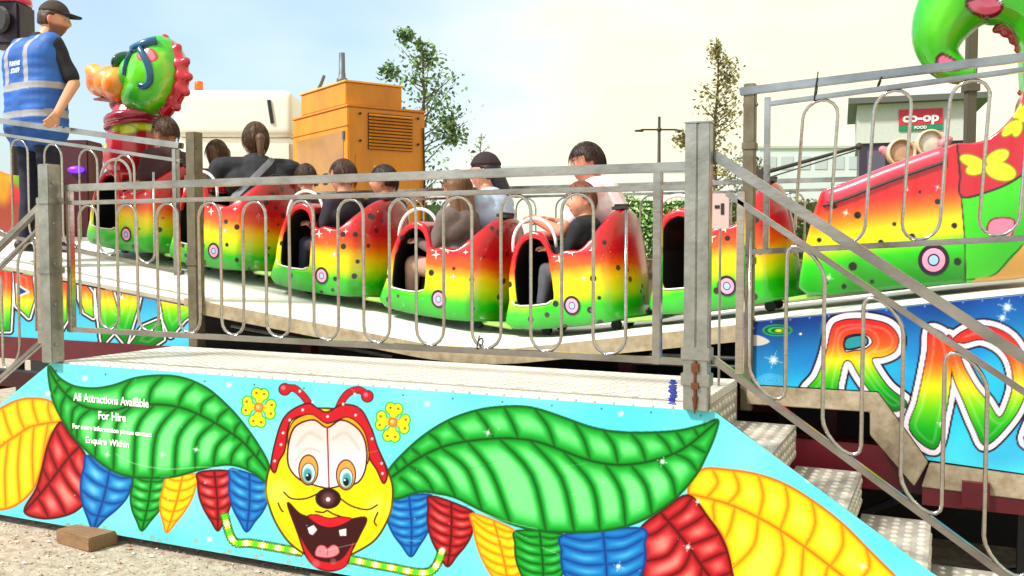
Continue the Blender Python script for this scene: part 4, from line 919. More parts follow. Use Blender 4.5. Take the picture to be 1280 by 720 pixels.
# ------------------------------------------------------------------ long tail car on the right
tc_ = thing('tail_car', 'long last car with red butterfly patterned flank and green tail curling overhead', 'ride car', (.0, YC, P(0)+.06))
YT = YC-.36
poly = [XZ(*q, YT+.06) for q in ((1010,368),(1004,330),(1012,290),(1024,250),(1034,236),(1080,222),(1130,204),(1178,186),(1196,180),(1215,180),(1238,172),(1262,150),(1276,128),(1285,100),(1330,90),(1360,140),(1375,200),(1370,270),(1335,320),(1290,345),(1230,352),(1130,360))]
me = remesh(MB().prism([tuple(q) for q in cr(poly, True, 3)], YC-.36, YC+.36), .0052, 40, cuts=(MB().prism([XZ(*q, YT+.06) for q in ((1045,330),(1045,236),(1080,214),(1128,198),(1170,182),(1176,60),(1040,60),(1030,240))], YC-.29, YC+.29),))
def ptail(cv, w):
    zz = (w[:, 2]-np.interp(w[:, 0], _q[:, 0], _q[:, 1])-.06); cv.c = rampc(zz/.74, CK, CC)
    # lime rear part and crimson butterfly panel
    cv.poly([(1196,178),(1206,300),(1208,420),(1500,420),(1500,20),(1196,20)], (60, 205, 24), smooth=False, line=(40, 20, 10), lw=1.6)
    cv.poly([(1196,178),(1200,215),(1202,246),(1240,238),(1270,224),(1292,205),(1330,170),(1335,60),(1260,60),(1190,120)], (196, 22, 44), smooth=True, line=(40, 10, 14), lw=2.4)
    cv.dot((1290, 300), 60, (28, 150, 20), soft=60, ry=40, amt=.6)
    cv.stroke([(1205,350),(1240,345),(1265,320),(1300,285)], 2, (30, 60, 10)); cv.poly([(1215,352),(1245,343),(1275,312),(1300,288),(1400,300),(1380,400),(1200,400)], (205, 150, 70), soft=2)
    def bf(cx, cy, s, an=0):
        for dx, dy, rx, ry, a in ((-12,-3,12,5,.35),(-9,4,9,5,-.2),(11,-7,11,6,-.45),(14,6,14,8,.25)):
            ca, sa = math.cos(an), math.sin(an); q = (cx+s*(dx*ca-dy*sa), cy+s*(dx*sa+dy*ca))
            cv.dot(q, rx*s+1.6, (120, 150, 10), ry=ry*s+1.6, ang=a+an, soft=2)
        for dx, dy, rx, ry, a in ((-12,-3,12,5,.35),(-9,4,9,5,-.2),(11,-7,11,6,-.45),(14,6,14,8,.25)):
            ca, sa = math.cos(an), math.sin(an); q = (cx+s*(dx*ca-dy*sa), cy+s*(dx*sa+dy*ca)); cv.dot(q, rx*s, (238, 238, 26), ry=ry*s, ang=a+an, soft=1.5)
    bf(1232, 206, 1.35); bf(1272, 150, 1.1, -1.1)
    cv.poly([(1238,276),(1252,272),(1268,276),(1264,296),(1256,302),(1240,296),(1234,288)], (240, 120, 150), line=(120, 20, 50), lw=2)
    for p_ in ((1167,325),): pass
    r = np.random.default_rng(18)
    for q in ((1072,269,3.4),(1043,258,2.4),(1101,303,2.6),(1118,280,2),(1140,296,3.2),(1172,252,2.8),(1193,282,2.8),(1066,333,4),(1197,327,3.6),(1032,352,2.8),(1055,358,2.4),(1050,310,2),(1120,345,2.6),(1085,318,1.8),(1024,300,2.2),(1150,240,1.6),(1090,352,2)): cv.dot(q[:2], q[2]*1.35, (16, 12, 8), soft=1.2)
    for q in ((1057,266,4),(1133,237,3),(1172,234,3),(1036,347,4)): cv.star(q[:2], q[2])
paintmesh(me, (255, 200, 20), ptail, YT); tb = link('body', me, GLOSS, tc_)
bv = BVHTree.FromPolygons([v.co+Vector(tc_.location) for v in me.vertices], [p_.vertices[:] for p_ in me.polygons])
q = XZ(1167, 325, YT); roundel(tb, bv, q[0], q[1], .080, RCOL)
q0 = [XZ(*q, YT) for q in ((1030,246),(1060,236),(1110,216),(1160,198),(1184,190))]
pts = [(x, YC-.335, z-.012) for x, z in cr(q0, False, 4)]

for ps_ in (pts, [(x, 2*YC-y, z) for x, y, z in pts]): MB().tube(ps_, [.02]+[.05]*(len(pts)-2)+[.03], 12).build('padded_rim', mat('pink_vinyl', lin(228, 70, 92), .35, coat=.3, var=.35, vs=12), tc_, smooth=True)
MB().tube([(x-.004, YC-.372, z-.05) for x, z in cr(q0, False, 4)], .008, 6).build('rim_seam', BLACKP, tc_, smooth=True)
# tail rising out of frame and curling back over
tl = MB(); path = [(1362,165),(1345,95),(1340,40),(1316,0),(1280,-20),(1245,-22),(1210,-10),(1186,15),(1173,45),(1175,70),(1188,84),(1204,91),(1220,90)]
P3 = [C3(*q) for q in cr(path, False, 4)]; n = len(P3); rs = [float(np.interp(i/(n-1), [0, .15, .35, .5, .62, .75, .88, 1], [.27, .25, .235, .21, .16, .10, .072, .045])) for i in range(n)]
tl.tube(P3, rs, 16); me = remesh(tl, .009, 6)
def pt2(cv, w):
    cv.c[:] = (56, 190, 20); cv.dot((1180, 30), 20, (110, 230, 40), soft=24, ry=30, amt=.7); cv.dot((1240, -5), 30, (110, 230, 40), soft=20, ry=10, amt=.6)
    for pl in ([(1207,13),(1218,8),(1240,7),(1250,14),(1248,22),(1232,26),(1214,22)], [(1172,76),(1180,72),(1196,80),(1200,88),(1184,90),(1172,84)]):
        cv.poly(pl, (236, 110, 150), line=(70, 20, 30), lw=3.6)
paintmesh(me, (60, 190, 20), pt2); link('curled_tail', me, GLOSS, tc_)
sp_ = MB(); inner = [(1246,36),(1257,41),(1267,50),(1274,61),(1278,74),(1280,88),(1280,102),(1278,116)]
for i, q in enumerate(inner):
    c0 = C3(q[0]+9, q[1]-5); dr = (C3(1225, 78)-c0).normalized(); sp_.caps(c0, C3(*q)+dr*.005, .045, .022)
sp_.tube([C3(q[0]+12, q[1]-7) for q in inner], .05, 10); me = remesh(sp_, .01, 3); paintmesh(me, (150, 40, 30), lambda cv, w: None); link('tail_crest', me, GLOSS, tc_)
# ------------------------------------------------------------------ people
SKIN = mat('skin_tone', rough=.5, attr=True, sss=.08, var=.05, vs=30)
def cloth(name, rgb, rough=.85, var=.25): return mat(name, lin(*rgb), rough, 0, var=var, vs=9, bump=.35, bs=25)
def rm(yaw=0, pitch=0, roll=0): return (Euler((0, 0, yaw)).to_matrix() @ Euler((0, pitch, 0)).to_matrix() @ Euler((roll, 0, 0)).to_matrix())
def headshape(mb, c, M, s=1.0, face=True):
    bm = bmesh.new(); bmesh.ops.create_icosphere(bm, subdivisions=4, radius=1); vs = []
    for v in bm.verts:
        x, y, z = v.co; px, py, pz = x*.098, y*.077, z*(.118 if z > 0 else .122)
        if z < 0: py *= 1-.30*abs(z)**1.6; px = px*(1-.10*abs(z)) + (.012*abs(z) if x > 0 else .02*abs(z))
        if face and x > 0:
            g = lambda a, b, y0, z0: math.exp(-(((abs(y)-y0)/a)**2+((z-z0)/b)**2))
            px += .033*math.exp(-((y/.14)**2+((z+.18)/.15)**2))+.014*math.exp(-((y/.11)**2+((z-.02)/.16)**2))
            px -= .011*g(.16, .12, .36, .06); px += .006*g(.3, .07, .25, .24); px += .007*math.exp(-((y/.22)**2+((z+.50)/.05)**2))
            px -= .005*math.exp(-((y/.3)**2+((z+.57)/.03)**2)); px += .006*math.exp(-((y/.2)**2+((z+.64)/.05)**2)); px += .010*math.exp(-((y/.28)**2+((z+.9)/.14)**2))
        vs.append(Vector(c)+M @ Vector((px, py, pz))*s)
    fs = [[v.index for v in f.verts] for f in bm.faces]; bm.free(); mb.add(vs, fs)
    for sy in (-1, 1): mb.ell(Vector(c)+M @ Vector((-.008, sy*.078, -.012))*s, (.020*s, .010*s, .032*s), None, 2)
def hairshape(c, M, s, keep, thick=.012, noise=.0018, zc=1.0, seed=1):
    """closed cap of hair: points where keep()==0 are drawn inside the head"""
    bm = bmesh.new(); bmesh.ops.create_icosphere(bm, subdivisions=5, radius=1); r = random.Random(seed); vs = []
    ph_ = [r.uniform(0, 6) for _ in range(6)]
    for v in bm.verts:
        x, y, z = v.co; k = keep(x, y, z); t = thick*k-(1-k)*.014
        t += k*noise*(math.sin(11*x+ph_[0]+4*y)+math.sin(17*y+ph_[1]+3*z)+math.sin(13*z+ph_[2]+6*x)+.7*math.sin(38*y+9*x+ph_[3]))/2
        px, py, pz = x*(.098+t), y*(.077+t), z*((.118 if z > 0 else .122)*zc+t)
        if z < 0: py *= 1-.22*abs(z)**1.6
        vs.append(Vector(c)+M @ Vector((px, py, pz))*s)
    mb = MB().add(vs, [[v.index for v in f.verts] for f in bm.faces]); bm.free(); return mb
def strands(c, M, s, keep, n, L, seed):
    r = random.Random(seed+50); mb = MB(); c = Vector(c); k_ = 0
    while k_ < n:
        v = Vector((r.gauss(0, 1), r.gauss(0, 1), r.gauss(0, 1))).normalized()
        if keep(*v) < .8: continue
        k_ += 1; pts = []; q = Vector(v); fl = Vector((-.25 if v.z > .2 else 0, 0, -1))+Vector((r.gauss(0, .25), r.gauss(0, .25), r.gauss(0, .15)))
        for i in range(4):
            t = .0135+.0035*i/3+r.uniform(0, .0015); zz = (.118 if q.z > 0 else .122); ww = .077*(1-.22*abs(q.z)**1.6) if q.z < 0 else .077
            pts.append(Vector((q.x*(.098+t), q.y*(ww+t), q.z*(zz+t)))); tg = (fl-q*fl.dot(q)); q = (q+tg.normalized()*(L/.1/3)*r.uniform(.6, 1.1)).normalized() if i < 3 else q
        w_ = Vector((r.gauss(0, 1), r.gauss(0, 1), r.gauss(0, .3))).normalized()*.0011; vs = []
        for i, p_ in enumerate(pts): k2 = 1-.8*i/3; vs += [c+M @ (p_-w_*k2)*s, c+M @ (p_+w_*k2)*s]
        mb.add(vs, [(2*i, 2*i+1, 2*i+3, 2*i+2) for i in range(3)])
    return mb
def hand(mb, w, d, up, s=1.0, curl=.5):
    """palm with four fingers and a thumb starting from wrist w along d; up = back of hand"""
    d = Vector(d).normalized(); up = Vector(up); sd_ = d.cross(up).normalized(); up = sd_.cross(d); w = Vector(w)
    mb.caps(w, w+d*.03*s, .024*s, .026*s)
    for k in (-1.5, -.5, .5, 1.5):
        b0 = w+d*.02*s+sd_*k*.012*s; b1 = w+d*.085*s+sd_*k*.019*s; mb.caps(b0, b1, .015*s, .0115*s, 8)
        L = (.036, .042, .044, .034)[int(k+1.5)]*s; dd = (d*math.cos(curl)-up*math.sin(curl)).normalized(); m1 = b1+dd*L; mb.caps(b1, m1, .0105*s, .0092*s, 8)
        d2 = (d*math.cos(curl*2.2)-up*math.sin(curl*2.2)).normalized(); mb.caps(m1, m1+d2*L*.8, .0092*s, .0078*s, 8)
    t0 = w+d*.02*s-sd_*.024*s; t1 = t0+(d*.6-sd_*.7-up*.25).normalized()*.042*s; mb.caps(t0, t1, .014*s, .0115*s, 8); mb.caps(t1, t1+(d*.9-up*.5).normalized()*.03*s, .0112*s, .009*s, 8)
def smoothstep(x, a, b): t = max(0, min(1, (x-a)/(b-a))); return t*t*(3-2*t)
def person(label, loc, yaw, s=1.0, hk=1.0, lean=0.0, hyaw=0, hpitch=0, hroll=0, skin=(214, 160, 128), hair=(60, 42, 28), style='short', top=('shirt', (40, 40, 44)), sleeve=.55, legs=(40, 44, 60), pose='sit', arms=None, cap=None, voxel=.008, beard=0, group=None, hshift=(0, 0, 0), shw=.18, seed=1):
    J = {}
    def U(x, y, z): return Vector((x, y, z))*s
    if pose == 'sit':
        J['pel'] = U(0, 0, .10); cx = math.sin(lean)
        J['wai'] = U(.04*cx, 0, .24); J['che'] = U(.38*cx, 0, .10+.38*math.cos(lean)); J['nec'] = U(.50*cx, 0, .10+.48*math.cos(lean)); J['hd'] = U(.56*cx+.02, 0, .10+.50*math.cos(lean)+.115*hk)+Vector(hshift)
        for n_, sg in (('l', 1), ('r', -1)):
            J['hip'+n_] = U(0, sg*.09, .09); J['kne'+n_] = U(.34, sg*.11, .16); J['ank'+n_] = U(.38, sg*.10, -.12); J['toe'+n_] = U(.47, sg*.10, -.15)
            J['sho'+n_] = J['che']+U(0, sg*shw, .03); J['elb'+n_] = J['sho'+n_]+U(.10, sg*.015, -.24); J['wri'+n_] = J['elb'+n_]+U(.18, -sg*.06, .06)
    else:
        J['pel'] = U(0, 0, .95); J['wai'] = U(.0, 0, 1.10); J['che'] = U(.02, 0, 1.36); J['nec'] = U(.03, 0, 1.49); J['hd'] = U(.075, 0, 1.635)+Vector(hshift)
        for n_, sg in (('l', 1), ('r', -1)):
            J['hip'+n_] = U(0, sg*.10, .93); J['kne'+n_] = U(.02, sg*.12, .50); J['ank'+n_] = U(-.02, sg*.13, .09); J['toe'+n_] = U(.14, sg*.15, .035)
            J['sho'+n_] = J['che']+U(0, sg*.19, .06); J['elb'+n_] = J['sho'+n_]+U(.02, sg*.08, -.29); J['wri'+n_] = J['elb'+n_]+U(.12, -sg*.0, -.23)
    if arms:
        for k_, v_ in arms.items(): J[k_] = Vector(v_)
    HM = rm(hyaw, hpitch, hroll); hs = s*hk
    def torso(mb, f=0.0):
        w = shw/.18
        mb.caps(J['pel']+U(0, .085, 0), J['pel']-U(0, .085, 0), .112*s+f, .112*s+f); mb.caps(J['wai']+U(0, .06*w, 0), J['wai']-U(0, .06*w, 0), .105*s+f, .105*s+f)
        mb.caps(J['che']+U(0, .085*w, -.06), J['che']+U(0, -.085*w, -.06), .115*s+f, .115*s+f); mb.caps(J['shol']-U(0, .03, .005), J['shor']+U(0, .03, -.005), .072*s+f, .072*s+f)
        mb.caps(J['pel'], J['wai'], .13*s+f, .125*s+f); mb.caps(J['wai'], J['che'], .125*s+f, .13*s+f)
    def arm(mb, n_, f=0, upto=2.0):
        a, b, c_ = J['sho'+n_], J['elb'+n_], J['wri'+n_]
        if upto <= 1: mb.caps(a, a.lerp(b, upto), .056*s+f, (.056-.014*upto)*s+f)
        else: mb.caps(a, b, .056*s+f, .040*s+f); mb.caps(b, b.lerp(c_, upto-1), .040*s+f, (.040-.014*(upto-1))*s+f)
    def leg(mb, n_, f=0, foot=True):
        mb.caps(J['hip'+n_], J['kne'+n_], .088*s+f, .055*s+f); mb.caps(J['kne'+n_], J['ank'+n_], .055*s+f, .036*s+f)
        if foot: mb.caps(J['ank'+n_]+U(-.03, 0, -.03), J['toe'+n_], .036*s+f, .03*s+f)
    mb = MB(); torso(mb); [arm(mb, q) for q in 'lr']; [leg(mb, q) for q in 'lr']
    mb.caps(J['nec']-U(0, 0, .06), J['hd']-HM @ Vector((.015, 0, .07))*hs, .062*s, .052*hs); headshape(mb, J['hd'], HM, hs)
    for n_, sg in (('l', 1), ('r', -1)):
        d = (J['wri'+n_]-J['elb'+n_]).normalized(); hand(mb, J['wri'+n_], d, (0, sg*.3, 1) if pose == 'sit' else (.2, sg*1, .1), s*(.95 if hk == 1 else .9), .55)
    me = remesh(mb, voxel, 3); a = coords(me)
    L_ = (a-np.array(J['hd'])) @ np.array(HM)/hs; sk = np.array(skin, float); col = np.tile(sk, (len(a), 1))
    def blend(mask, c_): col[:] = col*(1-mask[:, None])+np.array(c_, float)*mask[:, None]
    near = np.linalg.norm(L_, axis=1) < .16; X, Y_, Zz = L_[:, 0], L_[:, 1], L_[:, 2]
    el = lambda cy, cz, ry, rz: near*(X > .045)*(1-ss(np.sqrt(((np.abs(Y_)-cy)/ry)**2+((Zz-cz)/rz)**2), .75, 1.15))
    blend(el(.034, -.052, .02, .03)*.35, (228, 110, 96)); blend(near*ss(np.abs(Y_), .068, .078)*.4*(np.abs(Zz+.01) < .04), (226, 110, 96))
    if beard: blend(near*(X > -.01)*ss(-Zz, .028, .05)*beard*(1-el(0, -.068, .018, .007)), (112, 70, 46))
    blend(el(.030, .012, .014, .008), (246, 242, 236)); blend(el(.030, .012, .0065, .0075), (40, 26, 20)); blend(el(.030, .034, .018, .0045)*.85, hair)
    blend(el(0, -.066, .022, .006)*.9, (176, 82, 76))
    cv = Canvas(a[:, 0], a[:, 1], (0, 0, 0)); cv.c = col; cv.apply(me, .85)
    o = link('person', me, SKIN, None); o.location = loc; o.rotation_euler = (0, 0, yaw); tag(o, label, 'person', group)
    # clothes
    t = MB(); torso(t, .012*s)
    for q in 'lr': arm(t, q, .013*s, sleeve)
    t.caps(J['nec']-U(0, 0, .06), J['nec']-U(0, 0, .01), .068*s, .060*s)
    link(top[0], wrinkle(remesh(t, .010, 4), .0045*s, 26, seed), cloth('cloth_'+'%02x%02x%02x' % top[1], top[1]), o, world=False)
    l = MB()
    for q in 'lr': leg(l, q, .012*s, False)
    l.caps(J['pel']+U(0, .085, -.02), J['pel']-U(0, .085, .02), .122*s, .122*s)
    link('trousers', wrinkle(remesh(l, .012, 3), .004*s, 22, seed), cloth('cloth_'+'%02x%02x%02x' % legs, legs), o, world=False)
    for q in 'lr':
        f_ = MB().caps(J['ank'+q]+U(-.035, 0, -.035), J['toe'+q]+U(.01, 0, 0), .044*s, .038*s); link('shoe', remesh(f_, .012, 2), BLACKP, o, world=False)
    HMt = mat('hair_%02x%02x%02x' % hair, lin(*hair), .5, 0, var=.5, vs=25, bump=.6, bs=90, stretch=(1, 1, .25))
    if style in ('short', 'long', 'pony', 'bun'):
        def keep(x, y, z):
            fr = smoothstep(x, .18, .32)*smoothstep(-z, -.50 if style != 'short' else -.46, -.40); side = smoothstep(-z, .12, .3)*smoothstep(x, -.35, -.15); low = smoothstep(-z, .45, .62) if style != 'short' else smoothstep(-z, .22, .42); side = max(side, smoothstep(-z, -.08, .12)*smoothstep(x, -.40, -.12)) if style == 'short' else side; ear = smoothstep(-z, -.15, .05)*smoothstep(x, -.15, .0)
            return 1-max(fr, side, low, ear)
        hm = hairshape(J['hd'], HM, hs, keep, .014 if style != 'short' else .012, seed=seed)
        hh = Vector(J['hd'])
        if style == 'pony':
            hm.ell(hh+HM @ Vector((-.115, 0, .0))*hs, (.035*hs, .032*hs, .04*hs), None, 3); hm.caps(hh+HM @ Vector((-.12, 0, -.01))*hs, hh+HM @ Vector((-.13, .005, -.15))*hs, .03*hs, .012*hs)
        if style == 'bun': hm.caps(hh+HM @ Vector((-.09, 0, -.05))*hs, hh+HM @ Vector((-.14, 0, -.13))*hs, .05*hs, .03*hs)
        if style == 'long':
            for yy in (-.06, -.03, 0, .03, .06): hm.caps(hh+HM @ Vector((-.06+abs(yy)*.5, yy, .02))*hs, hh+HM @ Vector((-.10+abs(yy)*.3, yy*1.25, -.26-.02*math.cos(yy*60)))*hs, .05*hs, .025*hs)
            hm = remesh(hm, .006, 2)
        st_ = strands(J['hd'], HM, hs, keep, 1500, .05 if style == 'short' else .09, seed); base_ = hm.mesh() if isinstance(hm, MB) else hm; hm = joinmesh([base_, st_.mesh()])
        link('hair', hm if not isinstance(hm, MB) else hm.mesh(), HMt, o, world=False, smooth=True)
    if cap:
        hm = hairshape(J['hd'], HM, hs, lambda x, y, z: 1-max(smoothstep(x, .1, .3)*smoothstep(-z, -.32, -.2), smoothstep(-z, .3, .5), smoothstep(x, -.25, -.05)*smoothstep(-z, -.22, -.05)), .008, seed=seed)
        if style != 'capbun': link('hair', hm.mesh(), HMt, o, world=False, smooth=True)
        else:
            hm.caps(J['hd']+HM @ Vector((-.07, 0, -.03))*hs, J['hd']+HM @ Vector((-.13, 0, -.12))*hs, .06*hs, .04*hs); link('hair', remesh(hm, .006, 2), HMt, o, world=False)
        cm = hairshape(J['hd']+HM @ Vector((0, 0, .006))*hs, HM, hs, lambda x, y, z: 1-smoothstep(-z, -.36, -.24), .014, .0008, 1.0, seed)
        CM_ = cloth('cap_'+'%02x%02x%02x' % cap, cap); co = link('cap', cm.mesh(), CM_, o, world=False, smooth=True)
        bmb = MB(); vs = []
        n = 14
        for layer in (0, .007):
            for k in range(n+1):
                an = -1.15+2.3*k/n; vs.append(J['hd']+HM @ Vector((.095*math.cos(an)+.012, .085*math.sin(an), .052+layer))*hs)
            for k in range(n+1):
                an = -1.15+2.3*k/n; q = abs(an)/1.15; vs.append(J['hd']+HM @ Vector((.095*math.cos(an)+.012+.075*(1-q**3), .088*math.sin(an), .040+layer-.006*q))*hs)
        fs = []; w = n+1
        for k in range(n): fs += [(k, k+1, w+k+1, w+k), (2*w+k, 3*w+k, 3*w+k+1, 2*w+k+1), (w+k, w+k+1, 3*w+k+1, 3*w+k), (k, 2*w+k, 2*w+k+1, k+1)]
        bmb.add(vs, fs)
        if style != 'capbun': link('peak', bmb.mesh(), cloth('peak_dark', (20, 20, 24)), co, world=False, smooth=False)
    return o, J, HM
PI = math.pi
def seat_at(i, dx, y, dz=0):
    p_ = seatpos(i, dx, y); return (p_.x, p_.y, p_.z-.075+dz)
GR = 'passengers riding in the caterpillar cars'
# car with the woman in black, seen from behind
w1, J1, _ = person('woman in a black T-shirt with brown hair in a ponytail and a grey bag strap', (-4.66, 5.62, Pc(-4.7)+.075+.185), PI*.97+R(-38), 1.08, hyaw=R(8), skin=(236, 190, 160), hair=(96, 66, 40), style='pony', top=('t_shirt', (34, 34, 42)), sleeve=.6, legs=(30, 32, 40), lean=.20, group=GR, shw=.245,
              arms={'elbl': (.08, .36, .30), 'wril': (.30, .30, .24), 'elbr': (.10, -.34, .30), 'wrir': (.30, -.24, .26)})
sh = [c_ for c_ in w1.children if c_.name.startswith('t_shirt')][0]
bv1 = BVHTree.FromPolygons([v.co for v in sh.data.vertices], [q.vertices[:] for q in sh.data.polygons])
def wrapband(bv, a, b, w, name, m, parent, n=18, off=.006, dirn=(1, 0, 0), back=-1):
    vs = []; a = Vector(a); b = Vector(b); sd_ = (b-a).normalized().cross(Vector(dirn)).normalized()*w/2
    for k in range(n+1):
        for q in (-1, -.33, .33, 1):
            c0 = a.lerp(b, k/n)+sd_*q; h = bv.ray_cast(c0+Vector(dirn)*back, Vector(dirn)*-back)
            vs.append((h[0]+h[1]*off) if h[0] else (vs[-1] if vs else c0))
    fs = [(i*4+j, i*4+j+1, (i+1)*4+j+1, (i+1)*4+j) for i in range(n) for j in range(3)]
    return MB().add(vs, fs).build(name, m, parent, world=False)
wrapband(bv1, (0, .20, .30), (0, -.11, .62), .045, 'bag_strap', cloth('strap_grey', (118, 122, 128)), w1)
person('small brown haired child tucked beside the woman in black', (-4.36, 5.80, Pc(-4.5)+.075+.20), PI*.9, .66, 1.28, skin=(226, 176, 144), hair=(74, 50, 32), top=('jumper', (60, 50, 52)), group=GR, seed=3, sleeve=1.8)
person('tall brown haired passenger behind the dragon head, head above the dark post', (-5.42, 5.50, Pc(-5.5)+.075+.19), PI, .98, 1.0, skin=(196, 140, 108), hair=(92, 64, 42), style='short', top=('shirt', (60, 30, 34)), group=GR, seed=4, hpitch=.2)
person('brown haired child behind the dragon head passenger, facing away', (-5.31, 5.92, Pc(-5.4)+.075+.19), PI*.93, .80, 1.15, skin=(226, 176, 144), hair=(104, 70, 44), top=('jumper', (120, 40, 50)), group=GR, seed=5, sleeve=1.8, style='long')
# two children
person('short haired boy in the car below the orange generator, nearer the camera', (-3.79, 5.47, Pc(-3.8)+.075+.20), PI*.98, .80, 1.17, skin=(222, 158, 128), hair=(84, 48, 34), style='short', top=('shirt', (38, 34, 46)), group=GR, seed=6, sleeve=1.7)
person('dark haired child on the far side of the car below the orange generator', (-3.67, 5.80, Pc(-3.7)+.075+.20), PI*.93, .80, 1.17, hyaw=.5, skin=(226, 164, 132), hair=(62, 36, 30), style='short', top=('shirt', (40, 40, 50)), group=GR, seed=7, sleeve=1.7)
# woman with cap and girl
w2, J2, H2 = person('woman in a dark cap, hoop earring and pale blue denim jacket', (-2.80, 5.80, Pc(-2.8)+.075+.22), PI*.98, 1.03, skin=(224, 160, 130), hair=(34, 24, 26), style='capbun', cap=(44, 24, 30), top=('denim_jacket', (178, 200, 226)), sleeve=1.9, legs=(70, 90, 130), lean=.10, group=GR, hyaw=.25, seed=8)
er = MB(); c_ = J2['hd']+H2 @ Vector((-.005, .088, -.065)); er.tube([c_+H2 @ Vector((.024*math.cos(a_), 0, .026*math.sin(a_))) for a_ in np.linspace(0, 2*PI, 17)[:-1]], .003, 6, closed=True); er.build('hoop_earring', mat('gold', lin(230, 180, 90), .2, 1.0), w2, world=False, smooth=True)
person('girl with long light brown hair beside the woman in the dark cap', (-2.90, 5.46, Pc(-2.9)+.075+.19), PI*.97, .86, 1.10, skin=(232, 180, 150), hair=(128, 88, 58), style='long', top=('cardigan', (110, 96, 92)), sleeve=1.9, legs=(190, 150, 130), group=GR, seed=9, hyaw=-.2)
# man and boy
person('smiling dark haired man in a white T-shirt leaning forward', (-1.91, 5.76, Pc(-1.95)+.075+.25), PI*.99, 1.07, skin=(206, 138, 108), hair=(62, 38, 32), style='short', top=('t_shirt', (244, 226, 232)), sleeve=.62, legs=(60, 62, 70), lean=.34, hyaw=.55, hpitch=.20, group=GR, seed=10, voxel=.006, hshift=(.0, 0, -.01),
       arms={'elbl': (.28, .28, .28), 'wril': (.50, .16, .36), 'elbr': (.30, -.26, .30), 'wrir': (.52, -.16, .36)})
person('light haired boy in a black top turned towards the camera in front of the man', (-2.00, 5.46, Pc(-2.)+.075+.19), PI*1.0, .74, 1.20, skin=(234, 172, 140), hair=(150, 92, 62), style='short', top=('black_jumper', (22, 22, 28)), sleeve=1.9, legs=(92, 92, 98), group=GR, seed=11, hyaw=.75, voxel=.006, lean=.1, hpitch=.05)

# attendant standing at the upper left
ATP = onY(44, 305, 4.72); az = P(ATP.x)+.10
ayaw = math.atan2(.86*.9078+.52*.4195, .52*.9078-.86*.4195)
Rw = Matrix.Rotation(-ayaw, 3, 'Z')
hp = Rw @ (Vector((onY(84, 160, 4.62).x, 4.62, zv(onY(84, 160, 4.62).x)+.055))-Vector((ATP.x-.06, 4.80, az)))
att, JA, HA = person('bearded attendant in a dark cap and blue reflective vest, one hand on the railing', (ATP.x-.06, 4.80, az), ayaw, 1.03, skin=(222, 158, 122), hair=(70, 44, 28), style='none', cap=(58, 44, 34), top=('black_t_shirt', (30, 26, 38)), sleeve=.85, legs=(24, 28, 52), pose='stand', beard=.75, voxel=.007, hyaw=-.80, hpitch=.12, hshift=(.055, -.03, 0), shw=.20,
    arms={'elbr': (.10, -.30, 1.20), 'wrir': tuple(hp+Vector((-.06, .02, .05)))})
v = MB(); s = 1.03
def U(x, y, z): return Vector((x, y, z))*s
[v.caps(U(0, .12, z_), U(0, -.12, z_), .148, .148) for z_ in np.arange(.86, 1.34, .06)]; v.caps(U(.01, .165, 1.425), U(.01, -.165, 1.425), .088, .088); v.caps(U(.0, .12, 1.36), U(.0, -.12, 1.36), .125, .125); v.caps(U(0, 0, .86), U(0.01, 0, 1.35), .16, .155)
vm = wrinkle(remesh(v, .009, 8), .006, 17, 2); av = coords(vm); cvv = Canvas(av[:, 0], av[:, 2], (34, 104, 200))
nz = np.sin(av[:, 2]*37+av[:, 1]*11)*.5+.5; cvv.c = cvv.c*(1-.12*nz[:, None]); GRY = np.array((170, 170, 176.))
for z0 in (1.17, .975): k_ = (np.abs(av[:, 2]-z0+.02*av[:, 1]) < .024); cvv.c[k_] = GRY
k_ = (np.abs(np.abs(av[:, 1])-.115) < .024) & (av[:, 2] > 1.17); cvv.c[k_] = GRY
cvv.apply(vm, .8); vest = link('reflective_vest', vm, mat('vest_fabric', rough=.6, attr=True, bump=.4, bs=14), att, world=False)
bvv = BVHTree.FromPolygons([q.co for q in vm.vertices], [q.vertices[:] for q in vm.polygons])
for body, z0, w_ in (('FUNFAIR', 1.315, .13), ('STAFF', 1.265, .11)):
    me = textmesh(body, .045, 0, bold=.0015); co_ = coords(me); w0 = np.ptp(co_[:, 0]); vs = []
    for q in me.vertices:
        p_ = Vector((-1, -q.co.x*w_/w0-.0, z0+q.co.y)); h = bvv.ray_cast(p_, Vector((1, 0, 0))); q.co = (h[0] or Vector((-.16, p_.y, p_.z)))-Vector((.006, 0, 0))
    link('back_print', me, mat('vest_print_white', (.8, .84, .88), .5), vest, world=False)

# ------------------------------------------------------------------ background things
def local(name, label, cat, loc, rz, group=None): return thing(name, label, cat, loc, (0, 0, rz), group)
ORG = mat('orange_cabinet_paint', lin(226, 142, 10), .42, 0, col2=lin(184, 112, 16), vs=2.2, bump=.08, bs=7, stretch=(1, 1, .35))
d0 = 12.0; cp = atd(436, 305, d0); hz = 171/1189*d0
gdir = math.atan2(.58*.9078+.81*.4195, .81*.9078-.58*.4195)
gen = local('generator', 'tall orange generator cabinet with louvred grille and exhaust stub behind the riders', 'generator', (cp.x, cp.y, 0), gdir)
Mg = pw(gen); invG = None
def lb(m, x0, x1, y0, y1, z0, z1): m.bx(x0, x1, y0, y1, z0, z1); return m
ztop = 1.6+hz; GW, GL = 1.12, 1.75
MB().bx(0, GW, 0, GL, 1.95-.35, ztop-.0).build('cabinet', ORG, gen, bevel=.015, world=False)
MB().bx(-.01, GW+.01, -.012, GL+.01, ztop+.001, ztop+.03).bx(-.012, -.0, 0, GL, ztop-.24, ztop-.22).build('lid', ORG, gen, bevel=.004, world=False)
MB().bx(.0+.0, .80, .05, 1.45, ztop+.031, ztop+.31).build('upper_cabinet', ORG, gen, bevel=.01, world=False)
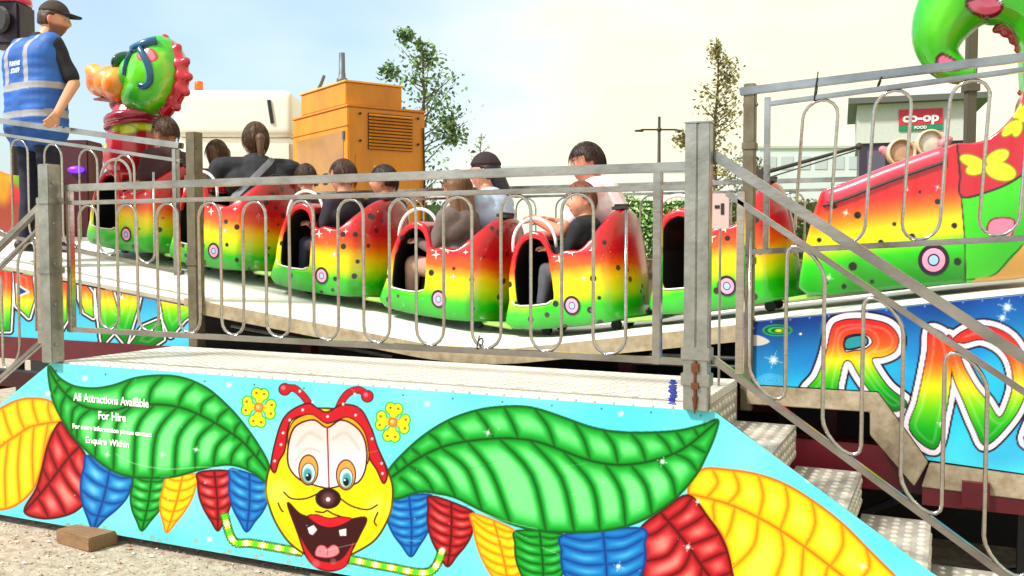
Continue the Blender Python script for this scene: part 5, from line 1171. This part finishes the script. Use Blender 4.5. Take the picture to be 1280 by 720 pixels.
MB().bx(-.02, .82, .03, 1.47, ztop+.311, ztop+.335).build('upper_lid', mat('orange_lid_light', lin(240, 170, 60), .4), gen, bevel=.004, world=False)
gr = MB().bx(.28, .92, -.012, -.002, ztop-.52, ztop-.06).build('grille', DARK, gen, world=False)
gs = MB()
for k in range(11): gs.box((.60, -.018, ztop-.50+k*.0415), (.63, .03, .017), Euler((R(35), 0, 0)))
gs.build('slat', ORG, gr, world=False)
MB().bx(.10, 1.02, -.010, -.002, ztop-1.25, ztop-.60).build('side_panel', ORG, gen, bevel=.003, world=False)
gb = MB()
for x in (.16, 1.0):
    for z in (.08, .42, .85, 1.2): MB().lathe([(.018, -.02), (.018, -.03), (.004, -.034)], (x, 0, ztop-z), 'y', 8).build('bolt', DARK, gen, world=False)
for y in (.6, .9): MB().bx(-.012, -.001, y, y+.12, ztop-.95, ztop-.80).build('latch_recess', DARK, gen, world=False)
MB().bx(-.006, -.001, .12, 1.6, ztop-1.28, ztop-.30).build('door_panel', mat('tan_door_gloss', lin(178, 120, 40), .25, 0, coat=.5, var=.35, vs=2), gen, bevel=.003, world=False)
EXH = mat('exhaust_steel', lin(95, 105, 112), .5, .4)
MB().lathe([(.07, 0), (.07, .05), (.045, .07), (.045, .12), (.04, .13), (.038, .38), (.03, .38), (.03, .13)], (.07, .30, ztop+.336), 'z', 14).build('exhaust_pipe', EXH, gen, smooth=True, world=False)
MB().tube([(.05, 1.0, ztop+.336), (.05, .9, ztop+.40), (.06, .82, ztop+.50)], .022, 8).build('lifting_hook', EXH, gen, world=False)
for z in (.35, 1.1): MB().lathe([(.022, -.05), (.022, .05)], (-.012, .10, ztop-z), 'z', 8).build('hinge', EXH, gen, world=False)
MB().bx(-.022, -.007, 1.45, 1.52, ztop-.86, ztop-.74).build('handle', EXH, gen, world=False)
MB().bx(.35, .55, -.013, -.0101, ztop-.86, ztop-.72).build('warning_plate', mat('plate_faded_yellow', lin(226, 200, 90), .5, var=.3, vs=30), gen, world=False)
MB().tube([(1.08, -.02, ztop-.2), (1.09, -.03, ztop-.9), (1.05, -.02, 1.7), (1.1, -.03, 1.3)], .013, 6).build('cable', BLACKP, gen, smooth=True, world=False)
fr = MB().bx(-.05, GW+.05, -.05, GL+.05, 1.28, 1.597); fr.build('base_frame', mat('dark_brown_frame', lin(70, 45, 25), .7), gen, world=False)
for x in (.15, GW-.15):
    for y in (.25, GL-.25): MB().bx(x-.07, x+.07, y-.07, y+.07, 0, 1.28).build('leg', DARK, gen, world=False)
MB().bx(.15, 1.0, -.062, -.052, 1.35, 1.58).build('lower_louvre', DARK, gen, world=False)

# white lorry body
CREAMW = mat('cream_bodywork', (.86, .83, .72), .35, 0, coat=.3, var=.06)
LD = 14.0; lp = atd(366, 305, LD); ldir = YAW*1.0+R(3)
van = local('lorry', 'cream white lorry body with rounded top corners and orange beacon', 'lorry', (lp.x, lp.y, 0), math.atan2(.4195, .9078)+R(2))
top_ = 1.6+192/1189*LD; vw = 1.72
rf = remesh(MB().bx(-vw, 0, 0, 5.5, top_-.70, top_), .045, 22); link('roof_fairing', rf, CREAMW, van, world=False)
MB().bx(-vw-.02, .03, .02, 5.4, .9, top_-.705).build('cab_body', CREAMW, van, bevel=.08, world=False)
MB().box((-.30, -.012, top_-.33), (.05, .02, .34), Euler((0, R(-8), 0))).build('vent_slot', DARK, van, world=False)
MB().bx(-vw+.2, -.2, -.01, .01, 1.5, 2.2).build('windscreen', mat('dark_glass', (.02, .025, .03), .08, coat=1), van, bevel=.004, world=False)
bx_ = (243-366)/1189*LD; bcn = MB().lathe([(.075, 0), (.075, .03), (.05, .04)], (bx_, .4, top_+.001), 'z', 14).build('beacon_base', BLACKP, van, world=False)
MB().lathe([(.065, .04), (.065, .14), (.055, .17), (.01, .18)], (bx_, .4, top_), 'z', 16).build('beacon_lens', mat('orange_lens', lin(240, 90, 20), .25, emit=lin(240, 70, 10), es=.6), bcn, smooth=True, world=False)
for x in (-vw+.25, -.25):
    for y in (.8, 4.2): MB().lathe([(.05, -.14), (.42, -.14), (.46, -.08), (.46, .08), (.42, .14), (.05, .14)], (x, y, .46), 'x', 24).build('wheel', BLACKP, van, world=False)

# trees
def tree(label, px, d, zlo, zhi, hw, nleaf, cols, leaf=.07, seed=1, group='young trees beyond the fair', nb=26, gap=.35, name='young_tree', side=None):
    r = random.Random(seed); b = atd(px, 305, d); t = thing(name, label, 'tree', (b.x, b.y, 0), group=group); H = zhi
    tp = [Vector((b.x+.05*math.sin(k*1.3+seed)*k/8, b.y+.04*math.cos(k*1.7)*k/8, H*k/10)) for k in range(11)]
    bark = mat('bark', lin(92, 76, 58), .9, 0, var=.4, vs=20, bump=.5)
    tr = MB().tube(tp, [.075*(1-k/10.6)+.006 for k in range(11)], 8).build('trunk', bark, t, smooth=True)
    lv = MB(); tips = []; crown = thing('x', None, None) if False else None; br = MB()
    for i in range(nb):
        f = (i+.5)/nb; z = zlo+(zhi-zlo)*f*.97; base = tp[0].lerp(tp[-1], z/H*.97); base = Vector((np.interp(z, [q.z for q in tp], [q.x for q in tp]), np.interp(z, [q.z for q in tp], [q.y for q in tp]), z))
        w = hw*(math.sin(math.pi*min(1, f*.8+.22))**.8)*r.uniform(.55, 1.15); an = r.uniform(0, 2*PI)
        e = base+Vector((math.cos(an)*w, math.sin(an)*w, w*r.uniform(.5, 1.1))); mid = base.lerp(e, .5)+Vector((0, 0, -.05*w))
        br.tube([base, mid, e], [.016, .010, .004], 5); tips.append((base, mid, e, w))
    if side:
        for (sx, sz, sw) in side:
            p_ = atd(sx, sz, d); base = Vector((np.interp(p_.z-.3, [q.z for q in tp], [q.x for q in tp]), b.y, p_.z-.3)); br.tube([base, p_], [.014, .004], 5)
            for _ in range(6): tips.append((base.lerp(p_, .75), p_, p_+Vector((r.uniform(-1, 1)*sw, r.uniform(-1, 1)*sw, r.uniform(-.5, 1)*sw)), sw))
    br.build('branches', bark, tr)
    for i in range(nleaf):
        a_, m_, e_, w = tips[int(r.random()*len(tips))]; k = r.random()**.6
        c0 = a_.lerp(m_, k*2) if k < .5 else m_.lerp(e_, k*2-1); sp = .05+.17*min(w, .8)
        c0 = c0+Vector((r.gauss(0, sp), r.gauss(0, sp), r.gauss(0, sp*.9)))
        q = Euler((r.uniform(-1.1, 1.1), r.uniform(-1.1, 1.1), r.uniform(0, 6.28))).to_matrix(); L = leaf*r.uniform(.6, 1.25); lv.m = int(r.random()*len(cols))
        P4 = [Vector((-.5, 0, 0)), Vector((-.12, .30, .05)), Vector((.5, 0, -.06)), Vector((-.12, -.30, .05))]
        lv.add([c0+q @ (p_*L) for p_ in P4], [(0, 1, 2), (0, 2, 3)])
    lv.build('crown', [mat('leaf_%02x%02x%02x' % c_, lin(*c_), .6) for c_ in cols], t)
    return t
ztp_ = lambda py, d: 1.6+(305-py)/1189*d
tree('slender green tree rising behind the orange generator', 528, 17, ztp_(262, 17), ztp_(48, 17), .80, 2000, [(92, 128, 70), (66, 100, 56), (122, 152, 88)], .10, 3, nb=34, side=[(562, 150, .28), (568, 172, .22), (487, 90, .12), (506, 45, .1)])
tree('narrow brownish green tree behind the thick double post', 893, 19, ztp_(250, 19), ztp_(50, 19), .50, 1500, [(136, 132, 72), (104, 112, 56), (164, 150, 92)], .10, 9, nb=30, side=[(853, 175, .18)])
tree('tiny pale sapling between the tree and the man', 603, 30, ztp_(230, 30), ztp_(168, 30), .34, 150, [(150, 158, 132), (170, 172, 150)], .09, 12, nb=9)
tree('small leafy tree partly hidden behind the upper right railing post', 938, 24, ztp_(262, 24), ztp_(195, 24), .55, 900, [(120, 112, 70), (90, 92, 56)], .10, 14, nb=14)

# street lamp with two arms
d = 38; b = atd(823, 305, d); lp_ = thing('street_lamp', 'thin dark street lamp with two horizontal arms', 'street lamp', (b.x, b.y, 0)); IR = mat('dark_iron', lin(58, 52, 46), .6, .3)
MB().tube([(b.x, b.y, 0), (b.x, b.y, ztp_(147, d))], [.10, .055], 10).build('pole', IR, lp_, smooth=True)
ax = Vector((math.cos(YAW), math.sin(YAW), 0)); zz_ = ztp_(163, d)
for s_ in (-1, 1):
    e = Vector((b.x, b.y, zz_))+ax*s_*.72
    MB().tube([(b.x, b.y, zz_), e], .035, 8).build('arm', IR, lp_)
    MB().caps(e-ax*s_*.05+Vector((0, 0, -.04)), e+ax*s_*.22+Vector((0, 0, -.05)), .055, .04).build('lamp_head', IR, lp_, smooth=True)
MB().lathe([(.07, -.08), (.11, 0), (.07, .08)], (b.x, b.y, zz_), 'z', 10).build('boss', IR, lp_)

# shop on the right
d = 38; sp_p = atd(1140, 305, d); shop = local('shop_building', 'pale shop corner with dark flat roof and red and green sign', 'shop', (sp_p.x, sp_p.y, 0), YAW-R(19))
Ws = 70/1189*d; zr = ztp_(124, d); SW = mat('pale_cladding', (.50, .51, .47), .6, 0, var=.12)
MB().bx(-Ws+.1, Ws-.25, 0, 6, ztp_(178, d), zr-.18).build('fascia', SW, shop, world=False)
MB().bx(-Ws-.25, Ws+.45, -.5, 6.5, zr-.179, zr+.05).build('roof', mat('dark_roof', lin(82, 84, 78), .6), shop, world=False)
MB().bx(-Ws+.2, Ws-.35, .1, 6, 0, ztp_(178, d)-.001).build('ground_floor_wall', mat('dark_shopfront', lin(60, 46, 66), .4, 0, var=.4, vs=1), shop, world=False)
gl = mat('shop_glass', lin(70, 62, 84), .1, coat=1)
for k in range(4): x = -Ws+.5+k*1.0; MB().bx(x, x+.85, .06, .098, 3.0, ztp_(184, d)-.1).build('window', gl, shop, world=False)
sx0, sx1 = (1122-1140)/1189*d, (1172-1140)/1189*d
sg = MB().bx(sx0, sx1, -.07, -.003, ztp_(157, d), ztp_(138, d)).build('sign_panel', mat('sign_red', lin(196, 30, 50), .4), shop, world=False)
MB().bx(sx0, sx1, -.068, -.003, ztp_(164, d), ztp_(157.4, d)).build('green_strip', mat('sign_green', lin(20, 120, 80), .4), sg, world=False)
me = textmesh('co-op', .62, .01, bold=.02); cx_ = coords(me); me.transform(Matrix.Translation(((sx0+sx1)/2, -.09, ztp_(153.5, d))) @ Matrix.Rotation(R(90), 4, 'X') @ Matrix.Diagonal((1.32/np.ptp(cx_[:, 0]), .8, 1, 1))); link('sign_lettering', me, mat('sign_white', (.8, .8, .8), .4), sg, world=False)
me = textmesh('FOOD', .16, .01, bold=.004); me.transform(Matrix.Translation(((sx0+sx1)/2, -.09, ztp_(162.5, d))) @ Matrix.Rotation(R(90), 4, 'X')); link('strip_lettering', me, MATS['sign_white'], sg, world=False)

# far grey building, pale hall, hedge, hill
d = 60; q = atd(1028, 305, d); bl = local('office_building', 'long pale grey building in the haze left of the shop', 'building', (q.x, q.y, 0), YAW-R(3))
MB().bx(-4.0, 2.7, 0, 8, 0, ztp_(186, d)).build('wall', mat('pale_grey_wall', (.62, .66, .68), .7, var=.1, vs=1), bl, world=False); MB().bx(-4.1, 2.8, -.1, 8.1, ztp_(186, d)+.001, ztp_(183, d)).build('roof_edge', SW, bl, world=False)
for k in range(6): MB().bx(-3.7+k*1.05, -2.95+k*1.05, -.04, -.002, ztp_(212, d), ztp_(196, d)).build('window', mat('pale_glass', (.45, .5, .54), .2), bl, world=False)
d = 75; q = atd(740, 305, d); bl = local('warehouse', 'low white warehouse far beyond the man in the white shirt', 'building', (q.x, q.y, 0), YAW)
MB().bx(-7, 7.5, 0, 10, 0, ztp_(212, d)).build('wall', mat('white_sheet_wall', (.74, .76, .76), .7, var=.06, vs=1), bl, world=False); MB().bx(-7.1, 7.6, -.15, 10, ztp_(212, d)+.001, ztp_(208, d)).build('roof_edge', mat('roof_edge_grey', (.55, .58, .6), .6), bl, world=False)
def hedge(label, pa, pb, d, ytop, n, cols, seed):
    r = random.Random(seed); a = atd(pa, 305, d); b = atd(pb, 305, d); t = thing('hedge', label, 'hedge', ((a.x+b.x)/2, (a.y+b.y)/2, 0), group=None); zt_ = ztp_(ytop, d); m = MB(); dr = (b-a); L = dr.length
    core = MB().bar((a.x, a.y, (zt_-.35)/2), (b.x, b.y, (zt_-.35)/2), 1.0, zt_-.35).build('stems', mat('hedge_core', lin(60, 84, 40), .9, var=.5, vs=3), t)
    for i in range(n):
        k = r.random(); hh = zt_*(.93+.07*math.sin(k*L*1.9+seed)+.03*math.sin(k*L*5)); c0 = Vector((a.x, a.y, 0)).lerp(Vector((b.x, b.y, 0)), k)+Vector((r.gauss(0, .25), r.uniform(-.9, .3), hh*r.random()**.45)); q_ = Euler((r.uniform(-1.2, 1.2), r.uniform(-1.2, 1.2), r.uniform(0, 6.28))).to_matrix(); Lf = r.uniform(.07, .15); m.m = int(r.random()*len(cols))
        m.add([c0+q_ @ (Vector(p_)*Lf) for p_ in ((-.5, 0, 0), (0, .35, .05), (.5, 0, 0), (0, -.35, .05))], [(0, 1, 2, 3)])
    m.build('foliage', [mat('leaf_%02x%02x%02x' % c_, lin(*c_), .7) for c_ in cols], t)
hedge('bright green hedge behind the far railing, below the street lamp', 772, 880, 30, 238, 4200, [(160, 196, 124), (184, 212, 146), (134, 172, 100)], 2)
hedge('reddish green hedge behind the long tail car', 882, 1120, 26, 238, 6000, [(110, 120, 64), (136, 108, 76), (90, 110, 56)], 5)
hedge('dark green hedge between the generator and the riders', 380, 552, 24, 240, 1800, [(70, 92, 48), (54, 76, 40)], 7)
hill = MB(); vs = []; 
for i in range(41):
    x = -260+i*13; vs += [(x, 150, 0), (x, 175, 5+3*math.sin(i*.5)+2*math.sin(i*1.3))]
    vs += [(x, 260, 0)]
fs = [(i*3+k, i*3+3+k, i*3+4+k, i*3+1+k) for i in range(40) for k in range(2)]
tag(hill.add(vs, fs).build('hills', mat('far_hill', lin(140, 160, 130), .9)), kind='structure')

# mast, dark boom and round lamps behind the tail car
MA = mat('dark_mast', lin(84, 78, 62), .6, .3); mp_ = atd(1209, 305, 8.0)
t = thing('mast', 'dark upright mast behind the curled green tail', 'mast', (mp_.x, mp_.y, 0)); MB().box((mp_.x, mp_.y, 2.4), (.075, .075, 4.8), Euler((0, 0, YAW))).build('upright', MA, t, bevel=.004); MB().box((mp_.x, mp_.y, 2.9), (.11, .11, .06), Euler((0, 0, YAW))).build('clamp', MA, t); MB().box((mp_.x, mp_.y, .02), (.3, .3, .04), Euler((0, 0, YAW))).build('base_plate', MA, t)
a, b = atd(948, 218, 10), atd(1074, 183, 10); t = thing('boom_arm', 'slim dark boom arm slanting up from behind the stair post towards the shop', 'boom', (a.x, a.y, 0))
MB().tube([a, b], [.022, .016], 8).build('boom', IR, t); a2, b2 = atd(948, 226, 10), atd(1070, 188, 10); MB().tube([a2, b2], .008, 6).build('stay_wire', IR, t); MB().ell(b, (.04, .04, .04), None, 2).build('tip', IR, t); MB().bx(a.x-.05, a.x+.05, a.y-.05, a.y+.05, 0, a.z+.05).build('stand', IR, t)
rl = thing('lamp_cluster', 'pair of large round rimmed lamps on a dark bracket in front of the shop', 'lamps', tuple(atd(1144, 305, 7.2)*1))
PK = mat('pink_moulding', lin(214, 130, 140), .4, 0, var=.3)
for (px, py, rr, cc) in ((1126, 191, 18, (200, 150, 120)), (1162, 180, 18, (226, 216, 196))):
    c0 = atd(px, py, 7.2); rad = rr/1189*7.2; fw = -(Vector((-math.sin(YAW), math.cos(YAW), 0))); qz = fw.to_track_quat('Z', 'Y').to_matrix()
    def lth(prof, name, m, par):
        mm = MB().lathe(prof, (0, 0, 0), 'z', 28); mm.v = [tuple(c0+qz @ Vector(p_)) for p_ in mm.v]; return mm.build(name, m, par, smooth=True)
    l_ = lth([(rad*.2, -.10), (rad*.85, -.07), (rad, 0), (rad, .03), (rad*.86, .035), (rad*.86, .0)], 'lamp_rim', mat('lamp_cream_rim', lin(226, 196, 160), .3, .3), rl)
    lth([(rad*.01, .018), (rad*.5, .014), (rad*.85, .004), (rad*.85, -.01), (.01, -.01)], 'lamp_lens', mat('lens_%d' % px, lin(*cc), .08, coat=1, var=.35, vs=9), l_)
    e = c0+Vector((.13*(1 if px > 1140 else -1), .02, .03)); MB().caps(c0+Vector((.09*(1 if px > 1140 else -1), .03, 0)), e, .045, .03).build('side_moulding', PK, rl, smooth=True)
c0 = atd(1144, 250, 7.3); MB().bx(c0.x-.22, c0.x+.22, c0.y, c0.y+.06, 0, 2.28).build('bracket', DARK, rl)

# bits at the left edge
ctl = atd(100, 305, 8.2); cb = thing('control_box', 'dark red control box with a small glowing purple lamp', 'control box', (ctl.x, ctl.y, 0)); h_ = ztp_(178, 8.2)
MB().box((ctl.x, ctl.y, h_/2), (.30, .3, h_), Euler((0, 0, YAW))).build('cabinet', mat('dark_red_box', lin(80, 22, 34), .5, 0, var=.4), cb, bevel=.01)
pl = atd(95, 212, 8.0); MB().ell(pl, (.07, .03, .03), Euler((0, 0, YAW)), 3).build('lamp', mat('purple_lamp', lin(90, 20, 220), .3, emit=lin(80, 20, 255), es=2.5), cb, smooth=True)
def p_sc(cv):
    cv.c[:] = (150, 60, 40); r = np.random.default_rng(2)
    for (u, v_, a_, b_, c__) in ((22,215,26,26,(225,190,30)),(8,195,14,22,(190,50,50)),(36,235,16,16,(210,90,30)),(18,240,22,12,(200,40,50)),(44,200,10,24,(60,30,40)),(26,225,10,10,(110,160,30)),(4,235,10,20,(200,150,30))): cv.dot((u, v_), a_, c__, ry=b_, soft=10, amt=.9)
xa, xb = onY(-60, 200, 5.4).x, onY(48, 200, 5.4).x; sc_x = np.linspace(xa, xb, 120); scn = thing('scenery_panel', 'red and yellow painted scenery panel behind the railing at the far left', 'scenery panel', ((xa+xb)/2, 5.4, 0))
link('painted_face', gridboard(sc_x, np.full(120, 1.55), np.full(120, 1.6)+.62+.06*np.sin(np.linspace(0, 6, 120)), 5.4, 90, p_sc, (150, 60, 40)), PAINT, scn); MB().bx(xa, xb, 5.404, 5.43, 1.50, 2.15).build('backing', DARK, scn)
pk = atd(12, 30, 8.5); pt_ = thing('fairground_speaker', 'dark fairground speaker under a pink domed cap at the top left corner', 'speaker', (pk.x, pk.y, 0))
MB().box((pk.x, pk.y, pk.z-.02), (.32, .3, .38), Euler((0, 0, YAW))).build('case', mat('dark_purple_case', lin(36, 20, 44), .5, var=.4), pt_, bevel=.02)
MB().lathe([(.19, .0), (.185, .06), (.15, .13), (.08, .17), (.005, .18)], (pk.x, pk.y, pk.z+.172), 'z', 20).build('domed_cap', mat('pink_gloss', lin(226, 60, 110), .25, coat=.6), pt_, smooth=True)
MB().lathe([(.001, 0), (.10, .0), (.12, .02), (.12, .03), (.09, .02), (.001, .012)], (pk.x+.07, pk.y-.17, pk.z), 'y', 18).build('speaker_cone', BLACKP, pt_)
MB().tube([(pk.x-.1, pk.y+.1, 0), (pk.x-.1, pk.y+.1, pk.z-.215)], .04, 10).build('pole', IR, pt_)
# little sign fixed behind the thick post
q = onY(900, 264, 4.30); st = thing('notice', 'small pale notice plate between the thick post and the handrail post', 'notice', tuple(q))
MB().box(q, (.085, .008, .16)).build('plate', mat('notice_plate', lin(190, 165, 160), .5), st, bevel=.002)
MB().box(q+Vector((.012, -.006, .01)), (.014, .003, .05)).box(q+Vector((-.012, -.006, .02)), (.022, .003, .014)).build('printed_mark', DARK, st)
MB().tube([q+Vector((0, .01, -.08)), (q.x, q.y+.01, DZ+.005)], .006, 6).build('stem', GALV, st)


# black cable ties on the railings
for i, (px, py, yy, h_) in enumerate(((1020, 113, 4.60, .10), (600, 430, YP+.035, .05), (1099, 104, 4.60, .03))):
    p_ = onY(px, py, yy); t = thing('cable_tie', ['black cable tie joining the two upper rails near the dark post', 'dark tie round the foot of a bent bar in the front railing', 'small dark tie on the upper right top rail'][i], 'cable tie', tuple(p_), group='ties on the railings')
    MB().tube([p_+Vector((.006*math.cos(a_), .026*math.sin(a_), h_*.5*math.cos(a_))) for a_ in np.linspace(0, 2*PI, 17)[:-1]], .0035, 6, closed=True).build('loop', BLACKP, t, smooth=True)
    MB().tube([p_+Vector((0, -.024, 0)), p_+Vector((.012, -.03, h_*.8))], .003, 6).build('loose_end', BLACKP, t)
